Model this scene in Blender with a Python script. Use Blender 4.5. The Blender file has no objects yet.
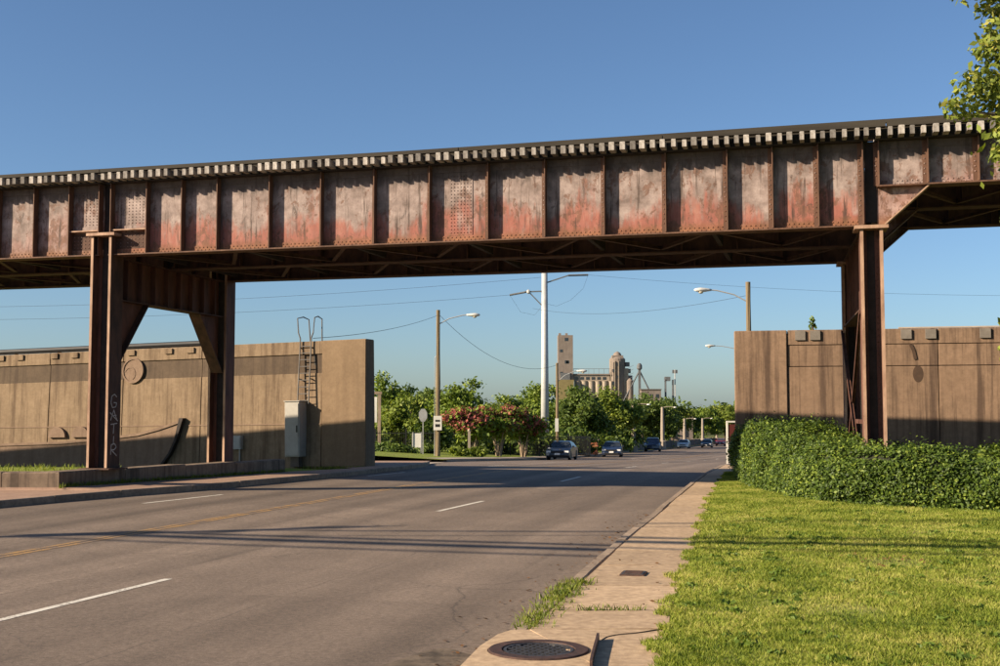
import bpy, math, random
import numpy as np
from mathutils import Vector, Matrix
random.seed(7)
R = math.radians
SC = bpy.context.scene
COL = SC.collection

# ------------------------------------------------------------------ camera, sky, sun, exposure
cam_d = bpy.data.cameras.new('camera')
cam = bpy.data.objects.new('camera', cam_d)
COL.objects.link(cam)
cam.location = (0, 0, 2.0)
cam.rotation_euler = (R(90) + math.atan(80 / 1200), 0, 0)
cam_d.sensor_width = 36.0
cam_d.lens = 43.2
cam_d.clip_start = 0.1
cam_d.clip_end = 8000
SC.camera = cam

SUN_EL = 23.9
SUN_AZ = (-0.940, -0.342)          # horizontal direction towards the sun
W = bpy.data.worlds.new('World')
SC.world = W
W.use_nodes = True
wn = W.node_tree
bg = wn.nodes['Background']
sky = wn.nodes.new('ShaderNodeTexSky')
sky.sky_type = 'NISHITA'
sky.sun_disc = False
sky.sun_elevation = R(SUN_EL)
sky.sun_rotation = math.atan2(SUN_AZ[0], SUN_AZ[1])
sky.altitude = 100
sky.air_density = 0.9
sky.dust_density = 0.9
sky.ozone_density = 3.6
wb = wn.nodes.new('ShaderNodeMix'); wb.data_type = 'RGBA'; wb.blend_type = 'MULTIPLY'     # white balance of the whole sky
wb.inputs[0].default_value = 1.0; wb.inputs[7].default_value = (.94, 1.01, 1.07, 1)
wn.links.new(sky.outputs[0], wb.inputs[6]); wn.links.new(wb.outputs[2], bg.inputs[0])
bg.inputs[1].default_value = 0.058
sd = bpy.data.lights.new('sun', 'SUN')
sd.energy = 5.0
sd.angle = R(0.53)
sd.color = (1.0, 0.83, 0.62)
sun = bpy.data.objects.new('sun', sd)
COL.objects.link(sun)
sv = Vector((SUN_AZ[0] * math.cos(R(SUN_EL)), SUN_AZ[1] * math.cos(R(SUN_EL)), math.sin(R(SUN_EL))))
sun.rotation_euler = sv.to_track_quat('Z', 'Y').to_euler()
sun.location = (-40, -10, 40)
SC.view_settings.view_transform = 'Standard'
SC.view_settings.look = 'None'
SC.view_settings.exposure = 1.12
SC.view_settings.gamma = 1.0

# ------------------------------------------------------------------ helpers
class MB:
    """collects faces; build() links them as one mesh object"""
    def __init__(s): s.v = []; s.f = []
    def add(s, vs, fs):
        o = len(s.v); s.v += [tuple(map(float, p)) for p in vs]; s.f += [tuple(i + o for i in f) for f in fs]; return s
    def box(s, x0, x1, y0, y1, z0, z1):
        return s.add([(x0,y0,z0),(x1,y0,z0),(x1,y1,z0),(x0,y1,z0),(x0,y0,z1),(x1,y0,z1),(x1,y1,z1),(x0,y1,z1)],
                     [(0,3,2,1),(4,5,6,7),(0,1,5,4),(1,2,6,5),(2,3,7,6),(3,0,4,7)])
    def prism(s, poly, h0, h1, axis='z'):
        """poly: 2D points counter-clockwise; extruded along axis from h0 to h1"""
        n = len(poly)
        def P(p, h): return {'z': (p[0], p[1], h), 'y': (p[0], h, p[1]), 'x': (h, p[0], p[1])}[axis]
        vs = [P(p, h0) for p in poly] + [P(p, h1) for p in poly]
        fs = [tuple(range(n))[::-1], tuple(range(n, 2*n))] + [(i, (i+1) % n, n + (i+1) % n, n + i) for i in range(n)]
        return s.add(vs, fs)
    def bar(s, a, b, w, h, up=(0, 0, 1)):
        a = Vector(a); b = Vector(b); d = (b - a).normalized(); up = Vector(up)
        x = d.cross(up)
        if x.length < 1e-4: x = d.cross(Vector((1, 0, 0)))
        x.normalize(); z = x.cross(d)
        x *= w / 2; z *= h / 2
        vs = [p + i * x + j * z for p in (a, b) for i, j in ((-1,-1),(1,-1),(1,1),(-1,1))]
        return s.add(vs, [(0,1,2,3),(7,6,5,4),(0,4,5,1),(1,5,6,2),(2,6,7,3),(3,7,4,0)])
    def tube(s, pts, rad, n=8, caps=True):
        pts = [Vector(p) for p in pts]
        rad = rad if isinstance(rad, (list, tuple)) else [rad] * len(pts)
        rings = []
        for i, p in enumerate(pts):
            d = (pts[min(i+1, len(pts)-1)] - pts[max(i-1, 0)]).normalized()
            x = d.cross(Vector((0, 0, 1)))
            if x.length < 1e-3: x = Vector((1, 0, 0))
            x.normalize(); y = d.cross(x)
            rings.append([p + rad[i] * (x * math.cos(2*math.pi*k/n) + y * math.sin(2*math.pi*k/n)) for k in range(n)])
        vs = [v for r in rings for v in r]
        fs = [(i*n + k, i*n + (k+1) % n, (i+1)*n + (k+1) % n, (i+1)*n + k) for i in range(len(pts)-1) for k in range(n)]
        if caps: fs += [tuple(range(n))[::-1], tuple(range((len(pts)-1)*n, len(pts)*n))]
        return s.add(vs, fs)
    def lathe(s, c, prof, n=16):
        """prof: (r, z) list round a vertical axis through c"""
        vs = [(c[0] + r*math.cos(2*math.pi*k/n), c[1] + r*math.sin(2*math.pi*k/n), c[2] + z) for r, z in prof for k in range(n)]
        fs = [(i*n + k, i*n + (k+1) % n, (i+1)*n + (k+1) % n, (i+1)*n + k) for i in range(len(prof)-1) for k in range(n)]
        fs += [tuple(range(n))[::-1], tuple(range((len(prof)-1)*n, len(prof)*n))]
        return s.add(vs, fs)
    def mesh(s, name, m, smooth=False):
        me = bpy.data.meshes.new(name); me.from_pydata(s.v, [], s.f); me.update()
        if m: me.materials.append(m)
        if smooth: me.polygons.foreach_set('use_smooth', [True] * len(me.polygons))
        return me
    def build(s, name, m, parent=None, smooth=False, **kw):
        return link(name, s.mesh(name, m, smooth), parent, **kw)

def link(name, me, parent=None, loc=None, rot=None, kind=None, label=None, cat=None, group=None):
    o = bpy.data.objects.new(name, me); COL.objects.link(o)
    if parent: o.parent = parent
    if loc: o.location = loc
    if rot: o.rotation_euler = rot
    tag(o, label, cat, group, kind)
    return o
def tag(o, label=None, cat=None, group=None, kind=None):
    if label: o['label'] = label
    if cat: o['category'] = cat
    if group: o['group'] = group
    if kind: o['kind'] = kind
    return o
def thing(name, label, cat, loc=(0, 0, 0), rz=0, group=None):
    return link(name, None, None, loc, (0, 0, rz), None, label, cat, group)
def tri_mesh(name, V, F, m):
    """fast numpy mesh: F is an (n, k) array"""
    me = bpy.data.meshes.new(name)
    k = F.shape[1]
    me.vertices.add(len(V)); me.vertices.foreach_set('co', V.astype(np.float32).ravel())
    me.loops.add(F.size); me.loops.foreach_set('vertex_index', F.astype(np.int32).ravel())
    me.polygons.add(len(F)); me.polygons.foreach_set('loop_start', np.arange(0, F.size, k, dtype=np.int32))
    me.update(calc_edges=True); me.validate()
    if m: me.materials.append(m)
    return me

# the street runs level to the bridge and then falls away
PY = [-80, 0, 25, 45, 60, 70, 91, 112, 155, 217, 300, 600, 4000]
PZ = [0, 0, 0, -.1, -.5, -.82, -1.55, -2.08, -2.95, -4.15, -5.4, -7, -7]
def prof(y): return float(np.interp(y, PY, PZ))
def poly_at(pl, y):
    return float(np.interp(y, [p[1] for p in pl], [p[0] for p in pl]))

# ------------------------------------------------------------------ materials
def new_mat(name):
    m = bpy.data.materials.new(name); m.use_nodes = True
    nt = m.node_tree
    return m, nt, nt.nodes['Principled BSDF']
def N(nt, t, **kw):
    n = nt.nodes.new(t)
    for k, v in kw.items(): setattr(n, k, v)
    return n
def coords(nt, scale=(1, 1, 1), rz=0, kind='Object'):
    tc = N(nt, 'ShaderNodeTexCoord'); mp = N(nt, 'ShaderNodeMapping')
    mp.inputs['Scale'].default_value = scale; mp.inputs['Rotation'].default_value = (0, 0, rz)
    nt.links.new(tc.outputs[kind], mp.inputs[0]); return mp.outputs[0]
def noise(nt, vec, scale, detail=5, rough=.55, dist=0):
    n = N(nt, 'ShaderNodeTexNoise'); n.inputs['Scale'].default_value = scale
    n.inputs['Detail'].default_value = detail; n.inputs['Roughness'].default_value = rough
    n.inputs['Distortion'].default_value = dist
    nt.links.new(vec, n.inputs['Vector']); return n.outputs['Fac']
def ramp(nt, fac, stops):
    r = N(nt, 'ShaderNodeValToRGB'); e = r.color_ramp.elements
    while len(e) < len(stops): e.new(.5)
    for el, (p, c) in zip(e, stops):
        el.position = p
        c = (c, c, c) if isinstance(c, (int, float)) else c
        el.color = (*c[:3], 1)
    nt.links.new(fac, r.inputs[0]); return r.outputs[0]
def mix(nt, fac, a, b, mode='MIX'):
    m = N(nt, 'ShaderNodeMix', data_type='RGBA', blend_type=mode)
    for sock, v in ((m.inputs[0], fac), (m.inputs[6], a), (m.inputs[7], b)):
        if isinstance(v, (int, float)): sock.default_value = v
        elif isinstance(v, tuple): sock.default_value = (*v[:3], 1)
        else: nt.links.new(v, sock)
    return m.outputs[2]
def math_(nt, op, a, b=0.0):
    m = N(nt, 'ShaderNodeMath', operation=op)
    for sock, v in ((m.inputs[0], a), (m.inputs[1], b)):
        if isinstance(v, (int, float)): sock.default_value = v
        else: nt.links.new(v, sock)
    return m.outputs[0]
def bump(nt, bsdf, h, strength=.3, dist=.02):
    b = N(nt, 'ShaderNodeBump'); b.inputs['Strength'].default_value = strength; b.inputs['Distance'].default_value = dist
    nt.links.new(h, b.inputs['Height']); nt.links.new(b.outputs[0], bsdf.inputs['Normal'])

def simple(name, c1, c2=None, scale=6, rough=.85, metal=0, bmp=.2, stretch=(1, 1, 1), rnd=0, spec=.3, coat=0):
    """two-tone worn surface; rnd varies brightness from piece to piece"""
    m, nt, b = new_mat(name)
    c2 = c2 or tuple(x * .7 for x in c1)
    v = coords(nt, stretch)
    f = noise(nt, v, scale, 8, .62)
    col = ramp(nt, f, [(.3, c2), (.68, c1)])
    f2 = noise(nt, v, scale * .21, 3)
    col = mix(nt, .35, col, ramp(nt, f2, [(.3, .45), (.7, 1.0)]), 'MULTIPLY')
    if rnd:
        oi = N(nt, 'ShaderNodeObjectInfo')
        k = math_(nt, 'ADD', math_(nt, 'MULTIPLY', oi.outputs['Random'], rnd), 1 - rnd)
        cb = N(nt, 'ShaderNodeCombineColor')
        for i in range(3): nt.links.new(k, cb.inputs[i])
        col = mix(nt, 1.0, col, cb.outputs[0], 'MULTIPLY')
    nt.links.new(col, b.inputs['Base Color'])
    b.inputs['Roughness'].default_value = rough; b.inputs['Metallic'].default_value = metal
    b.inputs['Specular IOR Level'].default_value = spec
    b.inputs['Coat Weight'].default_value = coat
    if bmp: bump(nt, b, noise(nt, v, scale * 5, 6), bmp, .01)
    return m

def leaf_mat(name, dark, light, accent=None, trans=.35, big=.5):
    m, nt, b = new_mat(name)
    g = N(nt, 'ShaderNodeNewGeometry')
    v = coords(nt)
    f = math_(nt, 'ADD', math_(nt, 'MULTIPLY', g.outputs['Random Per Island'], .6), math_(nt, 'MULTIPLY', noise(nt, v, big, 3), .6))
    stops = [(.2, dark), (.85, light)]
    if accent: stops = [(.2, dark), (.75, light), (.95, accent)]
    col = ramp(nt, f, stops)
    nt.links.new(col, b.inputs['Base Color'])
    b.inputs['Roughness'].default_value = .55; b.inputs['Specular IOR Level'].default_value = .25
    t = N(nt, 'ShaderNodeBsdfTranslucent'); nt.links.new(mix(nt, 1.0, col, (1.0, 1.0, .45), 'MULTIPLY'), t.inputs[0])
    ms = N(nt, 'ShaderNodeMixShader'); ms.inputs[0].default_value = trans
    out = nt.nodes['Material Output']
    nt.links.new(b.outputs[0], ms.inputs[1]); nt.links.new(t.outputs[0], ms.inputs[2]); nt.links.new(ms.outputs[0], out.inputs[0])
    return m

def grass_mat():
    m, nt, b = new_mat('grass_blades')
    g = N(nt, 'ShaderNodeNewGeometry'); v = coords(nt)
    n1 = noise(nt, v, 1.1, 5, .65); n2 = noise(nt, v, 5.0, 4, .6)
    f = math_(nt, 'ADD', math_(nt, 'MULTIPLY', g.outputs['Random Per Island'], .32), math_(nt, 'ADD', math_(nt, 'MULTIPLY', math_(nt, 'SUBTRACT', n1, .14), .95), math_(nt, 'MULTIPLY', math_(nt, 'SUBTRACT', n2, .18), .6)))
    col = ramp(nt, f, [(.42, (.04, .085, .010)), (.57, (.15, .20, .024)), (.72, (.26, .31, .042)), (.93, (.46, .43, .13))])
    nt.links.new(col, b.inputs['Base Color']); b.inputs['Roughness'].default_value = .6; b.inputs['Specular IOR Level'].default_value = .2
    t = N(nt, 'ShaderNodeBsdfTranslucent'); nt.links.new(mix(nt, 1.0, col, (1.0, 1.0, .45), 'MULTIPLY'), t.inputs[0])
    ms = N(nt, 'ShaderNodeMixShader'); ms.inputs[0].default_value = .35
    nt.links.new(b.outputs[0], ms.inputs[1]); nt.links.new(t.outputs[0], ms.inputs[2]); nt.links.new(ms.outputs[0], nt.nodes['Material Output'].inputs[0])
    return m

def web_mat(name, red=1.0):
    """old girder paint: grey primer above, faded red lead below, peeled spots, rust runs and a darker top"""
    m, nt, b = new_mat(name)
    tc = N(nt, 'ShaderNodeTexCoord'); sp = N(nt, 'ShaderNodeSeparateXYZ'); nt.links.new(tc.outputs['Object'], sp.inputs[0])
    st = coords(nt, (3.4, 3.4, .6)); iso = coords(nt)
    s1 = noise(nt, st, 1.4, 9, .68); s2 = noise(nt, iso, 2.6, 9, .66); s3 = noise(nt, coords(nt, (.75, .75, .5)), 1.3, 4, .55)
    fine = noise(nt, coords(nt, (12, 12, 6)), 1.0, 8, .75)
    grey = ramp(nt, s2, [(.30, (.11, .08, .068)), (.5, (.24, .183, .162)), (.70, (.38, .305, .275))])
    redc = ramp(nt, s1, [(.32, (.17, .055, .038)), (.55, (.29, .092, .064)), (.75, (.35, .19, .14))])
    zz = math_(nt, 'ADD', math_(nt, 'MULTIPLY', math_(nt, 'SUBTRACT', 6.88, sp.outputs[2]), .8), math_(nt, 'MULTIPLY', math_(nt, 'SUBTRACT', s1, .5), 1.7))
    zz = math_(nt, 'ADD', zz, math_(nt, 'MULTIPLY', math_(nt, 'SUBTRACT', s3, .5), 3.0))
    zz = math_(nt, 'ADD', zz, math_(nt, 'MULTIPLY', math_(nt, 'SUBTRACT', fine, .5), .5))
    col = mix(nt, ramp(nt, zz, [(.0, 0), (.45, red * .85)]), grey, redc)
    # peeled flakes down to brown metal, with hard edges
    peel = ramp(nt, math_(nt, 'ADD', noise(nt, coords(nt, (5, 5, 3.4)), 1.0, 10, .72, .4), math_(nt, 'MULTIPLY', math_(nt, 'SUBTRACT', s3, .5), .5)), [(.535, 0), (.57, 1)])
    col = mix(nt, math_(nt, 'MULTIPLY', peel, .75), col, ramp(nt, fine, [(.35, (.07, .036, .025)), (.65, (.19, .095, .06))]))
    # dark runs
    run = ramp(nt, noise(nt, coords(nt, (6.5, 6.5, .42)), 1.0, 8, .7), [(.54, 0), (.63, 1)])
    col = mix(nt, math_(nt, 'MULTIPLY', run, .88), col, (.055, .036, .028))
    spots = ramp(nt, noise(nt, coords(nt, (2.0, 2.0, 1.2)), 1.7, 6, .7, .6), [(.60, 0), (.67, 1)])
    col = mix(nt, math_(nt, 'MULTIPLY', spots, .7), col, (.05, .038, .033))
    # rusty bottom angle, darker top
    zb = ramp(nt, math_(nt, 'ADD', math_(nt, 'MULTIPLY', math_(nt, 'SUBTRACT', sp.outputs[2], 5.98), 4.0), math_(nt, 'MULTIPLY', math_(nt, 'SUBTRACT', s2, .5), .9)), [(.0, 1), (.7, 0)])
    col = mix(nt, math_(nt, 'MULTIPLY', zb, .75), col, ramp(nt, s2, [(.3, (.09, .04, .02)), (.7, (.29, .135, .06))]))
    zt = ramp(nt, math_(nt, 'ADD', math_(nt, 'SUBTRACT', sp.outputs[2], 7.22), math_(nt, 'MULTIPLY', math_(nt, 'SUBTRACT', s1, .5), .8)), [(.0, 0), (.2, 1)])
    col = mix(nt, math_(nt, 'MULTIPLY', zt, .8), col, (.05, .04, .035))
    nt.links.new(col, b.inputs['Base Color'])
    b.inputs['Roughness'].default_value = .72; b.inputs['Specular IOR Level'].default_value = .25
    bump(nt, b, fine, .4, .012)
    return m

def concrete_mat(name, c1, c2, dark, mark=.7, form=True):
    m, nt, b = new_mat(name)
    st = coords(nt, (3.0, 3.0, .16)); iso = coords(nt)
    s = noise(nt, st, 1.0, 9, .66); f = noise(nt, iso, 3.5, 9, .66); g = noise(nt, iso, .45, 4)
    col = ramp(nt, f, [(.3, c2), (.7, c1)])
    col = mix(nt, .5, col, ramp(nt, g, [(.3, .62), (.7, 1.05)]), 'MULTIPLY')
    col = mix(nt, math_(nt, 'MULTIPLY', ramp(nt, s, [(.48, 0), (.62, 1)]), mark), col, dark)
    s2 = noise(nt, coords(nt, (9, 9, .35)), 1.0, 6, .6)
    col = mix(nt, math_(nt, 'MULTIPLY', ramp(nt, s2, [(.54, 0), (.64, 1)]), mark * .6), col, dark)
    h = noise(nt, iso, 22, 8, .7)
    col = mix(nt, .55, col, ramp(nt, noise(nt, iso, 11, 7, .75), [(.3, .66), (.65, 1.1)]), 'MULTIPLY')
    if form:
        tc = N(nt, 'ShaderNodeTexCoord'); sp = N(nt, 'ShaderNodeSeparateXYZ'); nt.links.new(tc.outputs['Object'], sp.inputs[0])
        fr = math_(nt, 'FRACT', math_(nt, 'MULTIPLY', sp.outputs[2], .82))
        ln = ramp(nt, fr, [(.0, 1), (.014, 0)])
        col = mix(nt, math_(nt, 'MULTIPLY', ln, .28), col, dark)
    nt.links.new(col, b.inputs['Base Color']); b.inputs['Roughness'].default_value = .92; b.inputs['Specular IOR Level'].default_value = .2
    bump(nt, b, h, .3, .01)
    return m

def asphalt_mat():
    m, nt, b = new_mat('asphalt')
    iso = coords(nt); rot = coords(nt, (1, 1, 1), R(15.6))
    mp = N(nt, 'ShaderNodeMapping'); mp.inputs['Scale'].default_value = (1.0, .04, 1); nt.links.new(rot, mp.inputs[0]); al = mp.outputs[0]
    agg = noise(nt, iso, 70, 4, .75); pat = noise(nt, iso, 1.1, 7, .6); trk = noise(nt, al, .9, 5, .6); big = noise(nt, al, .28, 3); gr = noise(nt, iso, 16, 5, .8)
    col = ramp(nt, agg, [(.28, (.128, .096, .072)), (.55, (.228, .175, .134)), (.8, (.36, .283, .222))])
    col = mix(nt, .55, col, ramp(nt, pat, [(.3, .72), (.7, 1.08)]), 'MULTIPLY')
    col = mix(nt, .75, col, ramp(nt, trk, [(.34, .66), (.62, 1.08)]), 'MULTIPLY')
    col = mix(nt, .5, col, ramp(nt, big, [(.35, .75), (.6, 1.1)]), 'MULTIPLY')
    col = mix(nt, .9, col, ramp(nt, gr, [(.30, .52), (.70, 1.32)]), 'MULTIPLY')
    # wheel tracks worn along each lane
    sp = N(nt, 'ShaderNodeSeparateXYZ'); nt.links.new(rot, sp.inputs[0])
    w = math_(nt, 'SINE', math_(nt, 'MULTIPLY', math_(nt, 'ADD', sp.outputs[0], math_(nt, 'MULTIPLY', trk, .5)), 2 * math.pi / 1.55))
    col = mix(nt, .8, col, ramp(nt, math_(nt, 'ADD', math_(nt, 'MULTIPLY', w, .5), .5), [(.1, .80), (.8, 1.06)]), 'MULTIPLY')
    # squarish repair patches, seams and cracks
    vo = N(nt, 'ShaderNodeTexVoronoi', feature='F1', distance='CHEBYCHEV'); vo.inputs['Scale'].default_value = .11; nt.links.new(rot, vo.inputs['Vector'])
    vs_ = N(nt, 'ShaderNodeSeparateColor'); nt.links.new(vo.outputs['Color'], vs_.inputs[0])
    col = mix(nt, .55, col, ramp(nt, vs_.outputs[0], [(.0, .78), (.55, 1.0), (.8, 1.1)]), 'MULTIPLY')
    seam = math_(nt, 'ABSOLUTE', math_(nt, 'SUBTRACT', math_(nt, 'FRACT', math_(nt, 'ADD', math_(nt, 'MULTIPLY', math_(nt, 'ADD', sp.outputs[0], math_(nt, 'MULTIPLY', noise(nt, iso, .7, 6, .7), .3)), 1 / 3.05), .36)), .5))
    col = mix(nt, math_(nt, 'MULTIPLY', ramp(nt, seam, [(.0, 1), (.006, 0)]), ramp(nt, pat, [(.4, .1), (.55, .6)])), col, (.045, .037, .032))
    wv = N(nt, 'ShaderNodeVectorMath', operation='ADD')
    nz = N(nt, 'ShaderNodeTexNoise'); nz.inputs['Scale'].default_value = .9; nz.inputs['Detail'].default_value = 6; nt.links.new(iso, nz.inputs['Vector'])
    v2 = N(nt, 'ShaderNodeTexVoronoi', feature='DISTANCE_TO_EDGE'); v2.inputs['Scale'].default_value = .21
    nt.links.new(iso, wv.inputs[0]); nt.links.new(nz.outputs['Color'], wv.inputs[1]); nt.links.new(wv.outputs[0], v2.inputs['Vector'])
    crack = ramp(nt, v2.outputs['Distance'], [(.0, 1), (.0045, 0)])
    col = mix(nt, math_(nt, 'MULTIPLY', crack, ramp(nt, big, [(.45, 0), (.58, .5)])), col, (.03, .026, .024))
    oil = ramp(nt, noise(nt, al, 2.6, 4, .6, .3), [(.64, 0), (.74, .35)])
    col = mix(nt, oil, col, (.05, .042, .036))
    nt.links.new(col, b.inputs['Base Color'])
    b.inputs['Roughness'].default_value = .82; b.inputs['Specular IOR Level'].default_value = .28
    bump(nt, b, agg, .5, .008)
    return m

def lawn_mat(name, a, b_, soil, k=.35):
    m, nt, b = new_mat(name)
    iso = coords(nt)
    f = noise(nt, iso, 9, 8, .7); g = noise(nt, iso, .8, 5, .6)
    col = ramp(nt, f, [(.3, a), (.7, b_)])
    col = mix(nt, math_(nt, 'MULTIPLY', ramp(nt, g, [(.5, 0), (.68, 1)]), k), col, soil)
    nt.links.new(col, b.inputs['Base Color']); b.inputs['Roughness'].default_value = .95; b.inputs['Specular IOR Level'].default_value = .1
    bump(nt, b, noise(nt, iso, 35, 6), .6, .03)
    return m

def paint_mat(name, c, wear=.5):
    """road paint, worn through to the asphalt by grain"""
    m, nt, b = new_mat(name)
    iso = coords(nt)
    f = noise(nt, iso, 30, 8, .75); g = noise(nt, iso, 2.0, 4)
    k = ramp(nt, math_(nt, 'ADD', f, math_(nt, 'MULTIPLY', math_(nt, 'SUBTRACT', g, .5), .5)), [(wear - .06, 0), (wear + .08, 1)])
    nt.links.new(mix(nt, k, (.14, .11, .09), c), b.inputs['Base Color']); b.inputs['Roughness'].default_value = .7
    return m

def glass_mat(name, c=(.02, .025, .03)):
    m, nt, b = new_mat(name)
    v = coords(nt); nt.links.new(ramp(nt, noise(nt, v, 2, 3), [(.3, c), (.7, tuple(x * 1.6 for x in c))]), b.inputs['Base Color'])
    b.inputs['Roughness'].default_value = .06; b.inputs['Specular IOR Level'].default_value = .7
    return m

MT = {}
MT['web'] = web_mat('girder_paint', 1.0)
MT['web_end'] = web_mat('girder_paint_grey', .35)
MT['steel'] = simple('rusty_steel', (.115, .058, .038), (.04, .024, .018), 5, .8, bmp=.4, stretch=(1, 1, .35))
MT['steel_red'] = simple('column_steel', (.17, .075, .05), (.06, .03, .022), 4, .78, bmp=.4, stretch=(1, 1, .25))
MT['steel_tan'] = simple('tan_edge_steel', (.46, .30, .205), (.20, .11, .07), 5, .75, bmp=.3, stretch=(1, 1, .3))
MT['steel_edge'] = simple('rusty_edge_steel', (0.165, 0.086, 0.053), (0.068, 0.034, 0.022), 5, .75, bmp=.3, stretch=(1, 1, .3))
MT['steel_dark'] = simple('dark_steel', (.045, .034, .03), (.02, .016, .014), 5, .8, bmp=.3)
MT['tie'] = simple('weathered_tie', (0.541, 0.500, 0.451), (0.246, 0.205, 0.172), 12, .9, stretch=(1, .2, 1), rnd=.72)
MT['timber'] = simple('creosoted_timber', (.05, .042, .03), (.022, .018, .014), 4, .85, stretch=(.1, 1, 1))
MT['conc_l'] = concrete_mat('tan_concrete', (0.260, 0.189, 0.124), (0.205, 0.146, 0.093), (0.105, 0.071, 0.046), .85)
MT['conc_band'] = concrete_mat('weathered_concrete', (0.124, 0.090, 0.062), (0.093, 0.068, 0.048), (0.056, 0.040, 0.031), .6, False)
MT['conc_r'] = concrete_mat('brown_stained_concrete', (0.273, 0.180, 0.119), (0.194, 0.128, 0.084), (0.088, 0.057, 0.040), .95)
MT['conc_pier'] = concrete_mat('plain_tan_concrete', (0.237, 0.166, 0.103), (0.195, 0.134, 0.083), (0.119, 0.080, 0.050), .3, False)
MT['relief'] = concrete_mat('cast_relief_concrete', (0.248, 0.174, 0.124), (0.198, 0.136, 0.096), (0.124, 0.081, 0.056), .4, False)
MT['conc_low'] = concrete_mat('old_low_wall_concrete', (.30, .22, .155), (.19, .14, .10), (.07, .052, .04), .8, False)
MT['conc_dark'] = simple('dark_parapet_concrete', (.17, .135, .11), (.08, .065, .055), 3)
MT['slab'] = simple('sidewalk_concrete', (0.592, 0.429, 0.273), (0.351, 0.244, 0.153), 12, .92, bmp=.35, rnd=.22)
MT['kerb'] = simple('kerb_concrete', (0.429, 0.325, 0.234), (0.247, 0.182, 0.130), 9, .92, bmp=.4, rnd=.3)
MT['paver'] = simple('brick_sidewalk', (0.396, 0.259, 0.182), (0.297, 0.187, 0.132), 14, .92, bmp=.3, rnd=.25)
MT['apron'] = simple('pale_concrete', (.42, .35, .28), (.33, .27, .21), 3)
MT['block'] = simple('grey_cast_block', (.21, .185, .155), (.15, .13, .11), 5)
MT['grit'] = simple('gutter_grit', (.19, .145, .105), (.035, .027, .02), 5, .95, bmp=.5)
MT['dirt'] = simple('joint_dirt', (.11, .083, .058), (.05, .038, .027), 10)
MT['asphalt'] = asphalt_mat()
MT['lawn'] = lawn_mat('lawn_soil', (0.156, 0.182, 0.039), (0.286, 0.293, 0.072), (0.351, 0.273, 0.130), .6)
MT['ground'] = lawn_mat('field_grass', (.06, .075, .02), (.13, .14, .045), (.16, .12, .07), .5)
MT['verge'] = lawn_mat('verge_grass', (.12, .16, .025), (.24, .28, .05), (.26, .22, .09), .4)
MT['white'] = paint_mat('white_road_paint', (.62, .58, .50), .40)
MT['yellow'] = paint_mat('yellow_road_paint', (.40, .225, .06), .50)
MT['wood'] = simple('pole_wood', (.27, .205, .12), (.15, .11, .065), 3, .9, stretch=(4, 4, .25))
MT['galv'] = simple('galvanised_steel', (.52, .52, .50), (.42, .42, .41), 2, .5, metal=.1, bmp=.05)
MT['grey_metal'] = simple('grey_painted_metal', (.42, .42, .40), (.33, .33, .32), 4, .5, bmp=.05)
MT['ladder_steel'] = simple('ladder_steel', (.15, .14, .13), (.09, .08, .075), 5, .6, bmp=.05)
MT['lamp'] = simple('lamp_housing', (.66, .65, .60), (.5, .49, .45), 4, .5, bmp=.02)
MT['lamp_glass'] = glass_mat('lamp_lens', (.30, .27, .2))
MT['wire'] = simple('black_cable', (.02, .02, .022), (.012, .012, .014), 4, .6, bmp=0)
MT['iron'] = simple('cast_iron', (.115, .062, .045), (.045, .03, .025), 16, .6, metal=.3, bmp=.4)
MT['iron_dark'] = simple('worn_iron', (.10, .095, .095), (.04, .036, .036), 20, .45, metal=.5, bmp=.3)
MT['black'] = simple('black_paint', (.02, .02, .02), (.012, .012, .012), 6, .55)
MT['cabinet'] = simple('cabinet_paint', (.40, .38, .34), (.31, .295, .26), 3, .55, bmp=.04)
MT['sign_white'] = simple('sign_white', (.72, .69, .62), (.62, .59, .52), 3, .6, bmp=0)
MT['sign_back'] = simple('sign_back_aluminium', (.35, .35, .35), (.27, .27, .27), 3, .5, bmp=0)
MT['sign_black'] = simple('sign_lettering', (.03, .03, .03), (.02, .02, .02), 3, .6, bmp=0)
MT['brick'] = simple('red_brick', (.34, .12, .06), (.24, .08, .04), 12)
MT['elev'] = concrete_mat('elevator_concrete', (0.282, 0.230, 0.193), (0.224, 0.182, 0.152), (0.138, 0.113, 0.095), .5, False)
MT['elev_light'] = concrete_mat('elevator_pale_concrete', (0.432, 0.360, 0.276), (0.348, 0.288, 0.222), (0.204, 0.156, 0.120), .4, False)
MT['elev_yellow'] = simple('yellow_wall', (.25, .20, .085), (.20, .16, .07), 1)
MT['steel_blue'] = simple('elevator_steel', (.16, .165, .17), (.10, .105, .11), 2)
MT['post_conc'] = simple('lamp_post_concrete', (.36, .30, .235), (.28, .23, .18), 3)
MT['bark'] = simple('bark', (.14, .10, .07), (.06, .045, .032), 8, .95, bmp=.5, stretch=(1, 1, .3))
MT['bark_pale'] = simple('pale_bark', (.36, .27, .19), (.22, .16, .11), 6, .9, stretch=(1, 1, .3))
MT['leaf_a'] = leaf_mat('leaves_mid', (0.047, 0.077, 0.014), (0.183, 0.254, 0.035), (0.295, 0.342, 0.053))
MT['leaf_b'] = leaf_mat('leaves_yellow', (.05, .08, .014), (.185, .24, .035), (.27, .30, .055))
MT['leaf_c'] = leaf_mat('leaves_dark', (.03, .055, .013), (.12, .175, .034), (.20, .25, .05))
MT['leaf_near'] = leaf_mat('leaves_near', (.07, .10, .02), (.23, .28, .045), (.36, .32, .08), .3, 1.5)
MT['leaf_hedge'] = leaf_mat('leaves_hedge', (.013, .03, .006), (.085, .135, .018), (.235, .29, .04), .25, 1.6)
MT['pink'] = leaf_mat('blossom', (.16, .045, .04), (.40, .115, .095), (.46, .19, .13), .25, 1.0)
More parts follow.
